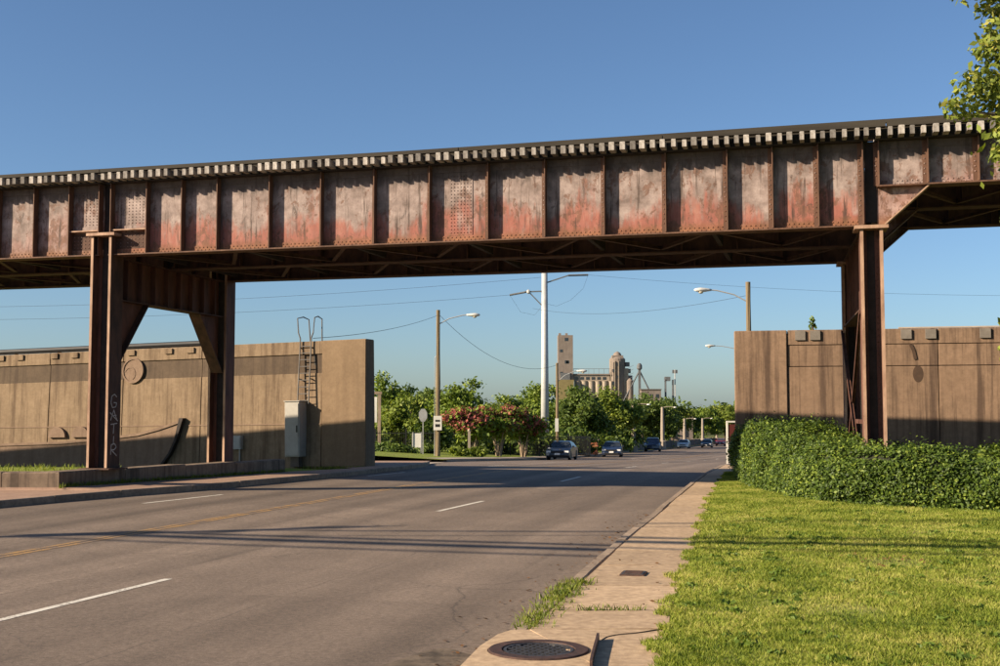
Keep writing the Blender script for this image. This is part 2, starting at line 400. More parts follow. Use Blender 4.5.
MT['hedge_core'] = simple('hedge_twigs', (.022, .026, .010), (.012, .014, .006), 8)
MT['grass'] = grass_mat()
MT['weed'] = leaf_mat('broad_weeds', (.06, .10, .016), (.15, .22, .032), None, .35, 2)
MT['tuft'] = leaf_mat('weed_blades', (0.077, 0.121, 0.018), (0.220, 0.264, 0.039), (0.330, 0.308, 0.088), .4, 2)
MT['dead_leaf'] = leaf_mat('dead_leaves', (0.049, 0.021, 0.008), (0.182, 0.091, 0.035), None, .1, 2)
MT['glass'] = glass_mat('car_glass')
MT['tyre'] = simple('tyre_rubber', (.018, .018, .018), (.012, .012, .012), 6, .8)
MT['rim'] = simple('alloy_rim', (.45, .45, .45), (.3, .3, .3), 5, .35, metal=.7, bmp=0)
MT['headlight'] = simple('headlight_lens', (.75, .75, .72), (.6, .6, .58), 3, .15, bmp=0)
MT['plate'] = simple('number_plate', (.75, .73, .68), (.65, .63, .58), 3, .5, bmp=0)
MT['graffiti'] = simple('white_spray_paint', (.55, .52, .48), (.38, .35, .32), 30, .7, bmp=0)
MT['mark'] = simple('dark_mark', (.075, .045, .028), (.05, .03, .02), 5)

# ------------------------------------------------------------------ the ground, street and pavements
ysl = list(range(-60, 140, 6)) + [150, 180, 217, 260, 300, 400, 600, 1000, 2000, 4000]
xs = [-3000, -400, -120, -60, -30, -15, -5, 5, 15, 30, 60, 120, 400, 3000]
m = MB()
m.add([(x, y, prof(y) - .06) for y in ysl for x in xs],
      [(j*len(xs)+i, j*len(xs)+i+1, (j+1)*len(xs)+i+1, (j+1)*len(xs)+i) for j in range(len(ysl)-1) for i in range(len(xs)-1)])
m.build('ground', MT['ground'], kind='structure')

LE = [(-29.5, -40), (-20.5, -8), (-13.0, 16.5), (-10.1, 24.3), (-8.75, 27.5), (-7.5, 29.9), (-6.15, 33.5), (-4.9, 36.9), (-3.6, 42.0), (-2.9, 45), (-3.2, 55),
      (-3.0, 68), (3.0, 91), (7.2, 108), (17.0, 154), (26.6, 193), (38.8, 240), (54.5, 300), (82, 400)]
RE = [(-14, -40), (-5.6, -10), (-2.8, 0), (-.30, 9.15), (.06, 10.35), (.64, 12.95), (1.69, 17.69), (2.75, 22.2), (3.55, 25.8), (5.22, 33.16), (6.69, 39.4), (8.03, 44.4),
      (20, 92), (36, 156), (58, 240), (74, 300), (101, 400)]
def road_z(x, y):
    a, b = poly_at(LE, y), poly_at(RE, y); t = min(max((b - x) / (b - a), 0), 1.1)
    return prof(y) + float(np.interp(y, [-10, 15, 24, 38, 50, 62], [0, .06, .1, .1, .04, 0])) * t * t
ry = sorted(set([-40, -20, -8] + list(np.arange(0, 60, 1.5)) + list(range(60, 160, 4)) + list(range(160, 401, 12))))
nx = 9
m = MB()
vs = []
for y in ry:
    a, b = poly_at(LE, y) - .02, poly_at(RE, y) + .02
    for i in range(nx):
        t = i / (nx - 1)
        vs.append((a + (b - a) * t, y, road_z(a + (b - a) * t, y)))
m.add(vs, [(j*nx+i, j*nx+i+1, (j+1)*nx+i+1, (j+1)*nx+i) for j in range(len(ry)-1) for i in range(nx-1)])
road = m.build('road', MT['asphalt'], kind='structure')

def strip(pl, y0, y1, w, lift=.004, off=0):
    mb = MB(); k = max(2, int((y1 - y0) / 1.2) + 1); vs = []
    for i in range(k):
        y = y0 + (y1 - y0) * i / (k - 1); x = poly_at(pl, y) + off
        vs += [(x - w/2, y, road_z(x - w/2, y) + lift), (x + w/2, y, road_z(x + w/2, y) + lift)]
    mb.add(vs, [(2*i, 2*i+1, 2*i+3, 2*i+2) for i in range(k-1)]); return mb
WA = [(-8.2, 0), (-4.82, 11.73), (-3.95, 14.74), (-1.26, 24.49), (-.41, 27.39), (2.45, 38.48), (5.5, 50), (16.2, 92), (32, 156), (53, 240)]
WL = [(-11.3, 13), (-7.63, 25.84), (-6.62, 28.77), (-4.14, 37.84), (-1.0, 48), (9.0, 91), (24, 154), (45, 240)]
YL = [(-15.0, -12), (-11.6, 0), (-6.91, 16.76), (-4.44, 25.55), (-1.54, 37.22), (1.8, 49), (12.5, 91), (28, 154), (49, 240)]
for y0 in (-.6, 11.6, 24.49, 36.04, 48.2, 60, 72, 84, 96, 110): strip(WA, y0, y0 + 3.0, .105).build('lane_marking', MT['white'], road)
for y0 in (1.5, 13.6, 25.84, 37.84, 50, 62, 74, 86, 98): strip(WL, y0, y0 + 2.95, .09).build('lane_marking', MT['white'], road)
strip(YL, -12, 150, .11, off=-.085).build('centre_line', MT['yellow'], road)
strip(YL, -12, 150, .11, off=.085).build('centre_line', MT['yellow'], road)

m = MB(); A_ = np.linspace(0, 2*math.pi, 40, endpoint=False)
m.add([(-.62 + (.42 + .12*math.sin(3*a) + .05*math.sin(7*a))*math.cos(a) + .27*(1.15 + .9*math.sin(a)) - .31, 9.15 + (1.15 + .12*math.sin(4*a))*math.sin(a), .004) for a in A_], [tuple(range(40))])
m.build('gutter_dirt', MT['grit'], road)
# kerbs, stone by stone
def kerb_line(name, pl, side, y0, y1, step, label_mat, h=.15, w=.16):
    root = link(name, None, kind='structure'); y = y0
    while y < y1 - .2:
        ye = min(y + step * random.uniform(.93, 1.07), y1)
        xa, xb = poly_at(pl, y), poly_at(pl, ye - .015)
        za, zb = road_z(xa, y), road_z(xb, ye)
        dz = random.uniform(-.008, .008); dx = random.uniform(-.008, .008)
        a0, a1 = sorted((xa, xa + side * w)); b0, b1 = sorted((xb, xb + side * w))
        c = .025
        sec = [(0, -.1), (0, h - c) if side < 0 else (0, h - c), (c, h), (w - c, h), (w, h - c), (w, -.1)]
        vs = [(xa + side * s + dx, y, za + z + dz) for s, z in sec] + [(xb + side * s + dx, ye - .015, zb + z + dz) for s, z in sec]
        n = len(sec)
        fs = [(i, (i+1) % n, n + (i+1) % n, n + i) for i in range(n)] + [tuple(range(n))[::-1], tuple(range(n, 2*n))]
        if side < 0: fs = [f[::-1] for f in fs]
        MB().add(vs, fs).build('kerb_stone', label_mat, root)
        y = ye
    return root
kerb_line('kerb_right', RE, 1, 10.45, 46, 1.9, MT['kerb'])
kerb_line('kerb_right_near', RE, 1, -8, 7.6, 1.9, MT['kerb'])
kerb_line('kerb_left', LE, -1, -6, 55, 2.0, MT['kerb'])
kerb_line('kerb_far_left', LE, -1, 68, 150, 6, MT['kerb'])
kerb_line('kerb_far_right', RE, 1, 46, 150, 6, MT['kerb'])

# right sidewalk: slabs over a dirt bed
SWR = [(-1.2, 0), (1.19, 8.94), (1.71, 12.05), (2.4, 15.3), (4.5, 25.8), (7.05, 37.3), (9.2, 46), (13.5, 60)]
sw = MB(); yy = [-2, 0, 3, 6, 8, 10, 12, 15, 18, 22, 26, 30, 34, 38, 42, 46, 60]
vs = []
for y in yy: vs += [(poly_at(RE, y) + .1, y, prof(y) + .115), (poly_at(SWR, y) + .05, y, prof(y) + .115)]
sw.add(vs, [(2*i, 2*i+1, 2*i+3, 2*i+2) for i in range(len(yy)-1)])
sidewalk = sw.build('sidewalk', MT['dirt'], kind='structure')
joints = [-1.5, .2, 1.9, 3.6, 5.2, 6.9, 8.7, 10.45, 11.45, 13.06, 14.8, 16.3, 17.9, 19.5, 21.1, 22.7, 24.3, 25.9, 27.5, 29.1, 30.7, 32.3, 33.9, 35.5, 37.1, 38.7, 40.3, 41.9, 43.5, 45.1, 46.7]
for a, b in zip(joints[:-1], joints[1:]):
    g = .009
    def X0(y): return poly_at(RE, y) + .175 if (y > 10.44 or y < 7.6) else .78
    ya, yb = a + g, b - g
    sk = random.uniform(-.05, .05)
    t = [random.uniform(-.006, .006) for _ in range(4)]
    q = [(X0(ya), ya + sk), (poly_at(SWR, ya), ya), (poly_at(SWR, yb), yb), (X0(yb), yb + sk)]
    z = [prof(p[1]) + .15 + t[i] for i, p in enumerate(q)]
    vs = [(p[0], p[1], z[i] - .06) for i, p in enumerate(q)] + [(p[0], p[1], z[i]) for i, p in enumerate(q)]
    MB().add(vs, [(0,3,2,1),(4,5,6,7),(0,1,5,4),(1,2,6,5),(2,3,7,6),(3,0,4,7)]).build('slab', MT['slab'], sidewalk)
# concrete pad of the manhole, with a rounded street edge and a round hole for the frame
pad_c = (.30, 9.5); pr = .40
outer = [(-.42, 8.2), (-.2, 7.6), (.72, 7.6), (.76, 9.0), (.765, 10.43), (.30, 10.43), (.09, 10.40), (-.02, 10.2), (-.16, 9.7)]
def ray_out(c, a, poly):
    best = None; d = (math.cos(a), math.sin(a))
    for i in range(len(poly)):
        p, q = poly[i], poly[(i+1) % len(poly)]
        ex, ey = q[0]-p[0], q[1]-p[1]; den = d[0]*ey - d[1]*ex
        if abs(den) < 1e-9: continue
        t = ((p[0]-c[0])*ey - (p[1]-c[1])*ex) / den; u = ((p[0]-c[0])*d[1] - (p[1]-c[1])*d[0]) / den
        if t > 0 and -1e-6 <= u <= 1+1e-6 and (best is None or t < best): best = t
    return (c[0]+d[0]*best, c[1]+d[1]*best)
angs = sorted([2*math.pi*k/72 for k in range(72)] + [math.atan2(p[1]-pad_c[1], p[0]-pad_c[0]) % (2*math.pi) for p in outer])
n = len(angs); vs = []
for a in angs: vs.append((pad_c[0]+pr*math.cos(a), pad_c[1]+pr*math.sin(a), .155))
for a in angs: vs.append((*ray_out(pad_c, a, outer), .15))
for a in angs: vs.append((*ray_out(pad_c, a, outer), -.06))
fs = [(i, n+i, n+(i+1) % n, (i+1) % n) for i in range(n)] + [(n+i, 2*n+i, 2*n+(i+1) % n, n+(i+1) % n) for i in range(n)]
MB().add(vs, fs).build('pad', MT['slab'], sidewalk)
# hairline crack running across two slabs, a small iron cover
m = MB(); pts = []
for i in range(15):
    t = i / 14; pts.append((.83 + .62 * t, 9.93 + .5 * t ** .6 + .02 * math.sin(9 * t), .152))
m.tube(pts, .0065, 4); m.build('crack', MT['dirt'], sidewalk)
m = MB(); pts = [(1.5 + .36 * t, 10.95 + .42 * t ** .5 + .02 * math.sin(8 * t), .151) for t in np.linspace(0, 1, 10)]
m.tube(pts, .006, 4); m.build('crack', MT['dirt'], sidewalk)

wc = thing('meter_cover', 'small dark iron cover let into the right sidewalk', 'cover', (1.54, 13.98, .157), R(-14))
MB().box(-.14, .14, -.17, .17, -.03, .006).build('frame', MT['iron'], wc)
pl = MB().box(-.12, .12, -.15, .15, .002, .012).build('plate', MT['iron_dark'], wc)
mb = MB()
for i in range(5): mb.box(-.1, .1, -.13 + i*.055, -.105 + i*.055, .012, .018)
mb.build('rib', MT['iron'], pl)

# manhole
mh = thing('manhole_cover', 'round rusty manhole cover with waffle grid by the kerb', 'manhole', (pad_c[0], pad_c[1], .155))
MB().lathe((0, 0, 0), [(.27, -.06), (.395, -.06), (.395, .002), (.385, .012), (.29, .012), (.282, -.006), (.27, -.006), (.27, -.05)], 56).build('frame', MT['iron'], mh, smooth=False)
cv = MB().lathe((0, 0, 0), [(.001, -.03), (.276, -.03), (.276, -.012), (.001, -.012)], 48).build('cover', MT['iron_dark'], mh)
mb = MB(); s = .062
for i in range(-4, 5):
    for j in range(-4, 5):
        x, y = (i + .5 * (j % 2)) * s, j * s * .9
        if math.hypot(x, y) < .235: mb.box(x - .02, x + .02, y - .017, y + .017, -.013, .006)
mb.build('stud', MT['iron_dark'], cv, kind='stuff')
mb = MB()
for k in range(48):
    a, b = 2*math.pi*k/48, 2*math.pi*(k+1)/48
    mb.add([(r*math.cos(t), r*math.sin(t), z) for t in (a, b) for r, z in ((.25, -.012), (.25, .008), (.274, .008), (.274, -.012))], [(0,1,5,4),(1,2,6,5),(2,3,7,6)])
mb.build('rim', MT['iron_dark'], cv)
# rusty steel edge standing proud of the slab
ed = MB()
pts = [(.66, 8.85), (.69, 9.1), (.73, 9.4), (.77, 9.7), (.80, 9.93)]
for p, q in zip(pts[:-1], pts[1:]): ed.bar((p[0], p[1], .165), (q[0], q[1], .165), .02, .09)
ed.build('steel_edge', MT['iron'], label='bent rusty steel edging strip sticking up beside the manhole', cat='edging')

# left sidewalk and raised bank
LW = [(-26, 24.3), (-26, 27.7), (-10.15, 27.76), (-6.75, 37.9), (-4.9, 42.6)]           # front line of the low wall
lp = MB(); vs = []; ly = sorted(list(np.arange(-6, 60, 2.0)) + [27.7, 27.76])
def bankx(y): return poly_at([(-40, -6), (-32, 16)] + LW + [(-6.0, 44), (-7.5, 60)], y)
for y in ly:
    a = poly_at(LE, y) - .15; b = min(bankx(y), a - .25)
    ke = road_z(a, y) - prof(y) + .135
    zt = np.interp(y, [20, 28, 38, 43], [.30, .31, .22, .15])
    vs += [(a, y, prof(y) + ke), ((a+b)/2, y, prof(y) + (ke + zt)/2 + .005), (b, y, prof(y) + zt)]
lp.add(vs, [f for i in range(len(ly)-1) for f in ((3*i, 3*i+3, 3*i+4, 3*i+1), (3*i+1, 3*i+4, 3*i+5, 3*i+2))])
lsw = lp.build('sidewalk_left', MT['paver'], kind='structure')
bk = MB(); vs = []; by = sorted(list(np.arange(-6, 62, 2.0)) + [28.03, 28.09]); bx = [-60, -40, -28, -20, -14, -3, -.6, 0]
for y in by:
    e = min(bankx(y - .33), poly_at(LE, y) - .4)
    for k in bx:
        x = e + k
        zt = np.interp(y, [20, 28.03, 28.09, 33, 38, 42, 44], [.24, .27, .50, .50, .36, .10, .05]) if k < 0 else np.interp(y, [20, 28, 38, 43], [.2, .27, .15, .06])
        vs.append((x, y, prof(y) + zt))
n = len(bx)
bk.add(vs, [(j*n+i, j*n+i+1, (j+1)*n+i+1, (j+1)*n+i) for j in range(len(by)-1) for i in range(n-1)])
bk.build('bank_left', MT['verge'], kind='structure')

# low wall of blocks at the foot of the left bent
lw = thing('low_wall', 'low weathered concrete wall at the foot of the left bridge columns', 'wall')
def block(p, q, z0, z1, th, back):
    d = (Vector(q) - Vector(p)).normalized(); nn = Vector((-d.y, d.x)) * th
    poly = [p, q, (q[0]+nn.x, q[1]+nn.y), (p[0]+nn.x, p[1]+nn.y)]
    c = .03
    poly_in = [(p[0]+d.x*c+nn.x*.05, p[1]+d.y*c+nn.y*.05), (q[0]-d.x*c+nn.x*.05, q[1]-d.y*c+nn.y*.05),
               (q[0]-d.x*c+nn.x*.95, q[1]-d.y*c+nn.y*.95), (p[0]+d.x*c+nn.x*.95, p[1]+d.y*c+nn.y*.95)]
    mb = MB(); mb.add([(x, y, z0) for x, y in poly] + [(x, y, z1 - c) for x, y in poly] + [(x, y, z1) for x, y in poly_in],
        [(0,1,5,4),(1,2,6,5),(2,3,7,6),(3,0,4,7),(4,5,9,8),(5,6,10,9),(6,7,11,10),(7,4,8,11),(8,9,10,11)])
    return mb
c0, c1 = Vector((-10.15, 27.75)), Vector((-6.75, 37.9)); dd = (c1 - c0); L_ = dd.length; dd.normalize()
t = 0
for ln in (2.5, 2.7, 2.6, 2.9):
    a = c0 + dd * (t + .01); b = c0 + dd * min(t + ln - .01, L_)
    block(tuple(a), tuple(b), -.1, .645 - .012 * t, .55, 0).build('block', MT['conc_low'], lw); t += ln
x = -10.17
for k, ln in enumerate((1.3, 2.3, 2.3, 2.3, 2.3)):
    block((x - ln + .01, 27.77), (x - .01, 27.77), -.1, .64, .5, 0).build('block', MT['conc_low'], lw); x -= ln

# right lawn
def lawn_z(x, y):
    return prof(y) + .165 + .03 * math.sin(x * .9 + y * .35) * math.sin(y * .6) + .012 * max(0, x - 5)
lm = MB(); gy = list(np.arange(-6, 47, 1.0)); nx = 24; vs = []
for y in gy:
    a = poly_at(SWR, y)
    for i in range(nx):
        t = (i / (nx - 1)) ** 1.7; x = a + (34 - a) * t
        vs.append((x, y, lawn_z(x, y) if i else prof(y) + .13))
lm.add(vs, [(j*nx+i, j*nx+i+1, (j+1)*nx+i+1, (j+1)*nx+i) for j in range(len(gy)-1) for i in range(nx-1)])
lm.build('lawn', MT['lawn'], smooth=True, kind='structure')

# far verge and apron beyond the gate opening
vm = MB(); vs = []; vy = list(range(66, 160, 4))
for y in vy:
    e = poly_at(LE, y) - .15
    for k in (-60, -8, 0): vs.append((e + k, y, prof(y) + (.14 if k == 0 else .62)))
vm.add(vs, [(j*3+i, j*3+i+1, (j+1)*3+i+1, (j+1)*3+i) for j in range(len(vy)-1) for i in range(2)])
vm.build('verge_far', MT['verge'], kind='structure')
am = MB(); am.add([(-30, 56, prof(56)+.02), (-3.6, 55, prof(55)+.012), (-2.9, 68, prof(68)+.012), (-30, 66, prof(66)+.02)], [(0,1,2,3)])
am.build('driveway', MT['apron'], kind='structure')
fw = MB(); vs = []
for y in range(68, 130, 4):
    e = poly_at(LE, y) - .16
    vs += [(e - 1.2, y, prof(y) + .235), (e, y, prof(y) + .165)]
fw.add(vs, [(2*i, 2*i+1, 2*i+3, 2*i+2) for i in range(len(vs)//2-1)])
fw.build('sidewalk_far', MT['apron'], kind='structure')

# ------------------------------------------------------------------ railway bridge
BA = math.atan2(-.2588, .966)
bridge = thing('railway_bridge', 'rusty riveted plate girder railway bridge on steel bents spanning the street', 'bridge', (-9.79, 29.6, 0), BA)
V = [0.0, 3.05, 6.05]                         # girder lines
ZT = 7.70
def rivet(mb, u, v, z, r=.019, n=6, h=.014):
    ring = [(u + r*math.cos(2*math.pi*k/n), v, z + r*math.sin(2*math.pi*k/n)) for k in range(n)]
    top = [(u + .5*r*math.cos(2*math.pi*k/n), v - h, z + .5*r*math.sin(2*math.pi*k/n)) for k in range(n)]
    mb.add(ring + top, [(k, (k+1) % n, n+(k+1) % n, n+k) for k in range(n)] + [tuple(range(n, 2*n))])
stiff_cache = {}
def stiff_mesh(h, d, side, mat):
    key = (round(h, 3), d, side, mat.name)
    if key not in stiff_cache:
        s = side
        mb = MB()
        mb.box(-.011, .011, min(0, s*d), max(0, s*d), 0, h)
        mb.box(-.10, -.0115, min(0, s*.016), max(0, s*.016), .002, h - .002)
        stiff_cache[key] = mb.mesh('stiffener', mat)
    return stiff_cache[key]
def girder(u0, u1, v, zb, stiffs, web, detail=True):
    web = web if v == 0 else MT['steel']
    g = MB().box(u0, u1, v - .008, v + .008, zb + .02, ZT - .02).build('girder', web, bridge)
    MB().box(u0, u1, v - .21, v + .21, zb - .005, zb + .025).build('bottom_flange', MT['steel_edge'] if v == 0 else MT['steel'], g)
    MB().box(u0, u1, v - .21, v + .21, ZT - .03, ZT).build('top_flange', MT['steel_dark'], g)
    MB().box(u0 + .003, u1 - .003, v - .024, v - .0085, zb + .027, zb + .165).build('bottom_angle', web, g)
    MB().box(u0 + .003, u1 - .003, v - .024, v - .0085, ZT - .19, ZT - .032).build('top_angle', web, g)
    sides = (-1, 1) if v == 0 else ((1, -1) if v != 3.05 else (1, -1))
    for u in stiffs:
        for sd_ in sides:
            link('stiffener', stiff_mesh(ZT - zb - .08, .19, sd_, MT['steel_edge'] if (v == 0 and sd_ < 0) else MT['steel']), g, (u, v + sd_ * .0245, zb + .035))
    if detail and v == 0:
        mb = MB(); u = u0 + .05
        while u < u1 - .03:
            rivet(mb, u, v - .024, zb + .065); rivet(mb, u + .05, v - .024, zb + .125); u += .1
        for us in stiffs:
            z = zb + .25
            while z < ZT - .25: rivet(mb, us - .06, v - .041, z, .016); z += .105
        mb.build('rivets', web, g, kind='stuff')
    return g
ST_MAIN = [.24, 1.23, 2.19, 3.14, 4.51, 5.83, 7.16, 8.51, 9.90, 11.22, 12.56, 13.91, 15.23, 16.18, 17.12, 18.02]
ST_LEFT = [-.09, -.94, -1.95, -3.02, -4.1, -5.4, -6.7, -8.0, -9.3, -10.6, -11.9, -13.2, -14.5, -15.5, -16.5, -17.4]
ST_RIGHT = [18.34, 19.31, 20.29, 21.3, 22.3, 23.3, 24.3, 25.3, 26.3, 27.3, 28.3, 29.3]
ZB, ZR = 5.88, 6.70
for v in V:
    girder(.2, 18.06, v, ZB, ST_MAIN, MT['web'])
    girder(-17.5, -.05, v, ZB, ST_LEFT, MT['web_end'])
    girder(-46, -17.6, v, ZB, [-17.8 - 1.4*i for i in range(20)], MT['web_end'], False)
    girder(18.3, 30.0, v, ZR, ST_RIGHT, MT['web_end'])
for a_, b_ in ((-.045, .195), (18.065, 18.295)):
    for v in V: MB().box(a_, b_, v + .02, v + .05, ZB + .1, ZT - .01).build('end_diaphragm', MT['steel_dark'], bridge)
# splice plate with its rivet field on the near main girder, and the end plates by the left bent
g0 = [o for o in bridge.children if o.name == 'girder'][0]
mb = MB().box(8.93, 9.49, -.022, -.009, ZB + .17, ZT - .2)
sp_ = mb.build('splice_plate', MT['web'], g0)
mb = MB()
for i in range(7):
    for k in range(17): rivet(mb, 8.98 + i * .077, -.022, ZB + .23 + k * .081, .017)
mb.build('splice_rivets', MT['web'], g0, kind='stuff')
for nm, (a, b, gpar) in enumerate(((-.93, -.11, 'girder.001'), (.27, 1.21, 'girder'))):
    gp = bpy.data.objects.get(gpar) or g0
    MB().box(a, b, -.022, -.009, ZB + .17, 6.46).build('end_plate', MT['steel'], gp)
    MB().box(a, b, -.17, -.0095, 6.49, 6.52).build('ledge_angle', MT['steel_tan'], gp)
    MB().box(a, b, -.024, -.009, 6.524, 6.62).build('ledge_leg', MT['web_end'], gp)
    mb = MB()
    for i in range(int((b - a) / .1)):
        for k in range(11): rivet(mb, a + .06 + i * .1, -.0085, 6.68 + k * .075, .016)
        for k in range(4): rivet(mb, a + .06 + i * .1, -.022, 6.1 + k * .09, .016)
    mb.build('end_rivets', MT['web_end'], gp, kind='stuff')
# haunch where the shallower right span meets the right bent
for v in V:
    hb = MB(); hb.prism([(18.3, 5.93), (18.47, 5.93), (19.3, 6.69), (18.3, 6.69)], v - .009, v + .009, 'y')
    h = hb.build('haunch_plate', MT['web_end'], bridge)
    MB().bar((18.44, v, 5.91), (19.33, v, 6.70), .36, .03).build('haunch_flange', MT['steel_tan'] if v == 0 else MT['steel'], h)
    if v == 0:
        mb = MB()
        for k in range(9): rivet(mb, 18.55 + k * .085, -.009, 6.07 + k * .077, .016)
        mb.build('haunch_rivets', MT['web_end'], h, kind='stuff')

# cross-ties, each its own timber, and the guard timbers
tie_me = []
for k in range(6):
    rr = random.Random(k); w = .103 + rr.uniform(-.018, .016); c = .012; dz = rr.uniform(-.025, .008)
    mb = MB(); sec = [(-w/2, .0), (w/2, .0), (w/2, .165+dz), (w/2-c, .175+dz), (-w/2+c, .175+dz), (-w/2, .165+dz)]
    mb.prism([(x, z) for x, z in sec], -.52, 6.35, 'y'); tie_me.append(mb.mesh('cross_tie', MT['tie']))
u = -45.9; k = 0
while u < 30:
    rr = random.Random(k * 17 + 3)
    if -6.5 < u < 24:
        o = link('cross_tie', tie_me[rr.randrange(6)], bridge, (u + rr.uniform(-.02, .02), rr.uniform(-.05, .035), ZT + .002), (rr.uniform(-.002, .002), 0, rr.uniform(-.006, .006)))
    else:
        link('cross_tie', tie_me[rr.randrange(6)], bridge, (u, 0, ZT + .002))
    u += .2215; k += 1
for v in (-.40, 6.2):
    u = -45.9
    while u < 30:
        e = min(u + 4.6, 30); MB().box(u, e - .02, v - .08, v + .08, ZT + .19, ZT + .275).build('guard_timber', MT['timber'], bridge); u = e
MB().box(-45.9, 30, -.16, -.11, ZT + .003, ZT + .27).build('blocking_timber', MT['timber'], bridge)
mb = MB().prism([(7, ZT + .277), (30, ZT + .277), (30, ZT + .42), (21, ZT + .365)], -.44, -.34, 'y'); mb.build('edge_rail', MT['timber'], bridge)
for v in (.85, 2.29, 3.75, 5.19):
    mb = MB(); mb.prism([(-.07, 0), (.07, 0), (.07, .015), (.012, .03), (.012, .11), (.036, .12), (.036, .15), (-.036, .15), (-.036, .12), (-.012, .11), (-.012, .03), (-.07, .015)], -45.9, 30, 'x')
    mb.build('rail', MT['steel'], bridge, loc=(0, v, ZT + .19))
# lateral bracing between the girder bottom flanges
def brace(a, b, w=.10, h=.012, nm='lateral_brace', mt='steel'):
    mb = MB(); mb.bar(a, b, w, h); mb.bar((a[0], a[1], a[2] + .045), (b[0], b[1], b[2] + .045), .012, .09); mb.build(nm, MT[mt], bridge)
for (u0, u1, zb, n) in ((-45, -18.2, ZB, 8), (.6, 17.7, ZB, 6), (-17.0, -.6, ZB, 6), (18.8, 29.6, ZR, 4)):
    for va, vb in ((0.22, 2.83), (3.27, 5.83)):
        for i in range(n):
            a, b = u0 + (u1 - u0) * i / n, u0 + (u1 - u0) * (i + 1) / n; mm = (a + b) / 2
            brace((a, va, zb + .06), (mm, vb, zb + .06)); brace((mm, vb, zb + .06), (b, va, zb + .06))
            mb = MB(); mb.box(a - .05, a + .05, va, vb, zb + .1, zb + .9); mb.build('cross_frame', MT['steel_dark'], bridge)

# bents: two built-up columns, a deep cross beam, knee gussets
def column(u, v, z0, z1, name='column', fm='steel_red', hw=.27):
    hd, t = .28, .045
    c = MB().box(u - hw + t, u + hw - t, v - .012, v + .012, z0 + .03, z1).build(name, MT['steel_dark'], bridge)  # shade of the web recess is put into this darker steel colour
    for s in (-1, 1):
        x0, x1 = sorted((u + s*(hw - t), u + s*hw))
        MB().box(x0, x1, v - hd, v + hd, z0 + .03, z1).build('flange', MT[fm], c)
        x0, x1 = sorted((u + s*(hw - t), u + s*(hw - t - .09)))
        MB().box(x0, x1, v - .03, v - .013, z0 + .05, z1 - .01).build('angle', MT['steel_red'], c)
        x0, x1 = sorted((u + s*(hw - t - .008), u + s*(hw + .012)))
        MB().box(x0, x1, v - hd - .016, v - hd - .001, z0 + .04, z1 - .02).build('edge_angle', MT['steel_tan'], c)  # sunlit flange edges put into a lighter steel colour
    MB().box(u - .42, u + .42, v - .42, v + .42, z0, z0 + .03).build('base_plate', MT['steel'], c)
    mb = MB()
    z = z0 + .2
    while z < z1 - .1:
        for s in (-1, 1):
            rivet(mb, u + s*(hw - t - .05), v - .0305, z, .016)
        z += .13
    mb.build('rivets', MT['steel_red'], c, kind='stuff')
    return c
def bent(u, zcap, z0s, skew=.06, hw=.27, zb=4.83, knees=True):
    cols = []; before = set(bpy.data.objects)
    for v, z0 in zip((0.0, 6.05), z0s):
        c = column(u, v, z0, zcap - .07, fm='steel' if (u < 1 and v < 1) else 'steel_red', hw=hw); cols.append(c)  # shade on the left front columns put into a darker flange colour
        MB().box(u - hw - .12, u + hw + .12, v - .36, v + .30, zcap - .07, zcap).build('cap_plate', MT['steel_tan'], c)
    zt = 5.86
    xb = MB().box(u - .012, u + .012, .285, 5.765, zb, zt).build('cross_beam', MT['steel_red'], bridge)
    MB().box(u - .2, u + .2, .285, 5.765, zb - .03, zb - .002).build('bottom_flange', MT['steel'], xb)
    MB().box(u - .2, u + .2, .285, 5.765, zt - .012, zt + .012).build('top_flange', MT['steel'], xb)
    for i in range(8):
        v = .7 + i * .66
        for s in (-1, 1):
            x0, x1 = sorted((u + s*.013, u + s*.15)); mb = MB().box(x0, x1, v - .012, v + .012, zb, zt - .014)
            x0, x1 = sorted((u + s*.013, u + s*.026)); mb.box(x0, x1, v + .013, v + .12, zb + .01, zt - .02)
            mb.build('stiffener', MT['steel_red'], xb)
    for s, v in ((1, .285), (-1, 5.765)) if knees else ():
        kb = MB(); pts = [(v, 3.2), (v + s*1.35, zb - .031), (v, zb - .031)]
        kb.prism(pts if s > 0 else pts[::-1], u - .012, u + .012, 'x')
        k_ = kb.build('knee_gusset', MT['steel_red'], bridge)
        MB().bar((u, v, 3.18), (u, v + s*1.38, zb - .035), .36, .03, up=(0, s, -.9)).build('gusset_flange', MT['steel'], k_)
    for o in set(bpy.data.objects) - before:          # the bents stand slightly skew to the girders
        for vv in o.data.vertices: vv.co.x -= skew * vv.co.y / 6.05
    return cols
left_cols = bent(.06, 6.42, (.63, .5))
bent(18.15, 5.875, (.15, .1), .27, .215, 4.22, False)
bent(-17.55, 5.875, (.2, .2))
bent(-46, 5.875, (-.3, -.3))
bent(30.1, 5.875, (.2, .1))
for a, b in (((17.90, .1, 4.1), (17.66, 5.85, .4)), ((17.86, .1, .4), (17.62, 5.85, 4.1))):
    mb = MB(); mb.bar(a, b, .012, .09); mb.bar((a[0] + .04, a[1], a[2]), (b[0] + .04, b[1], b[2]), .07, .012); mb.build('sway_brace', MT['steel_red'], bridge)
mb = MB().bar((18.14, .29, 1.8), (17.9, 5.76, 1.8), .07, .1); mb.build('strut', MT['steel_red'], bridge)
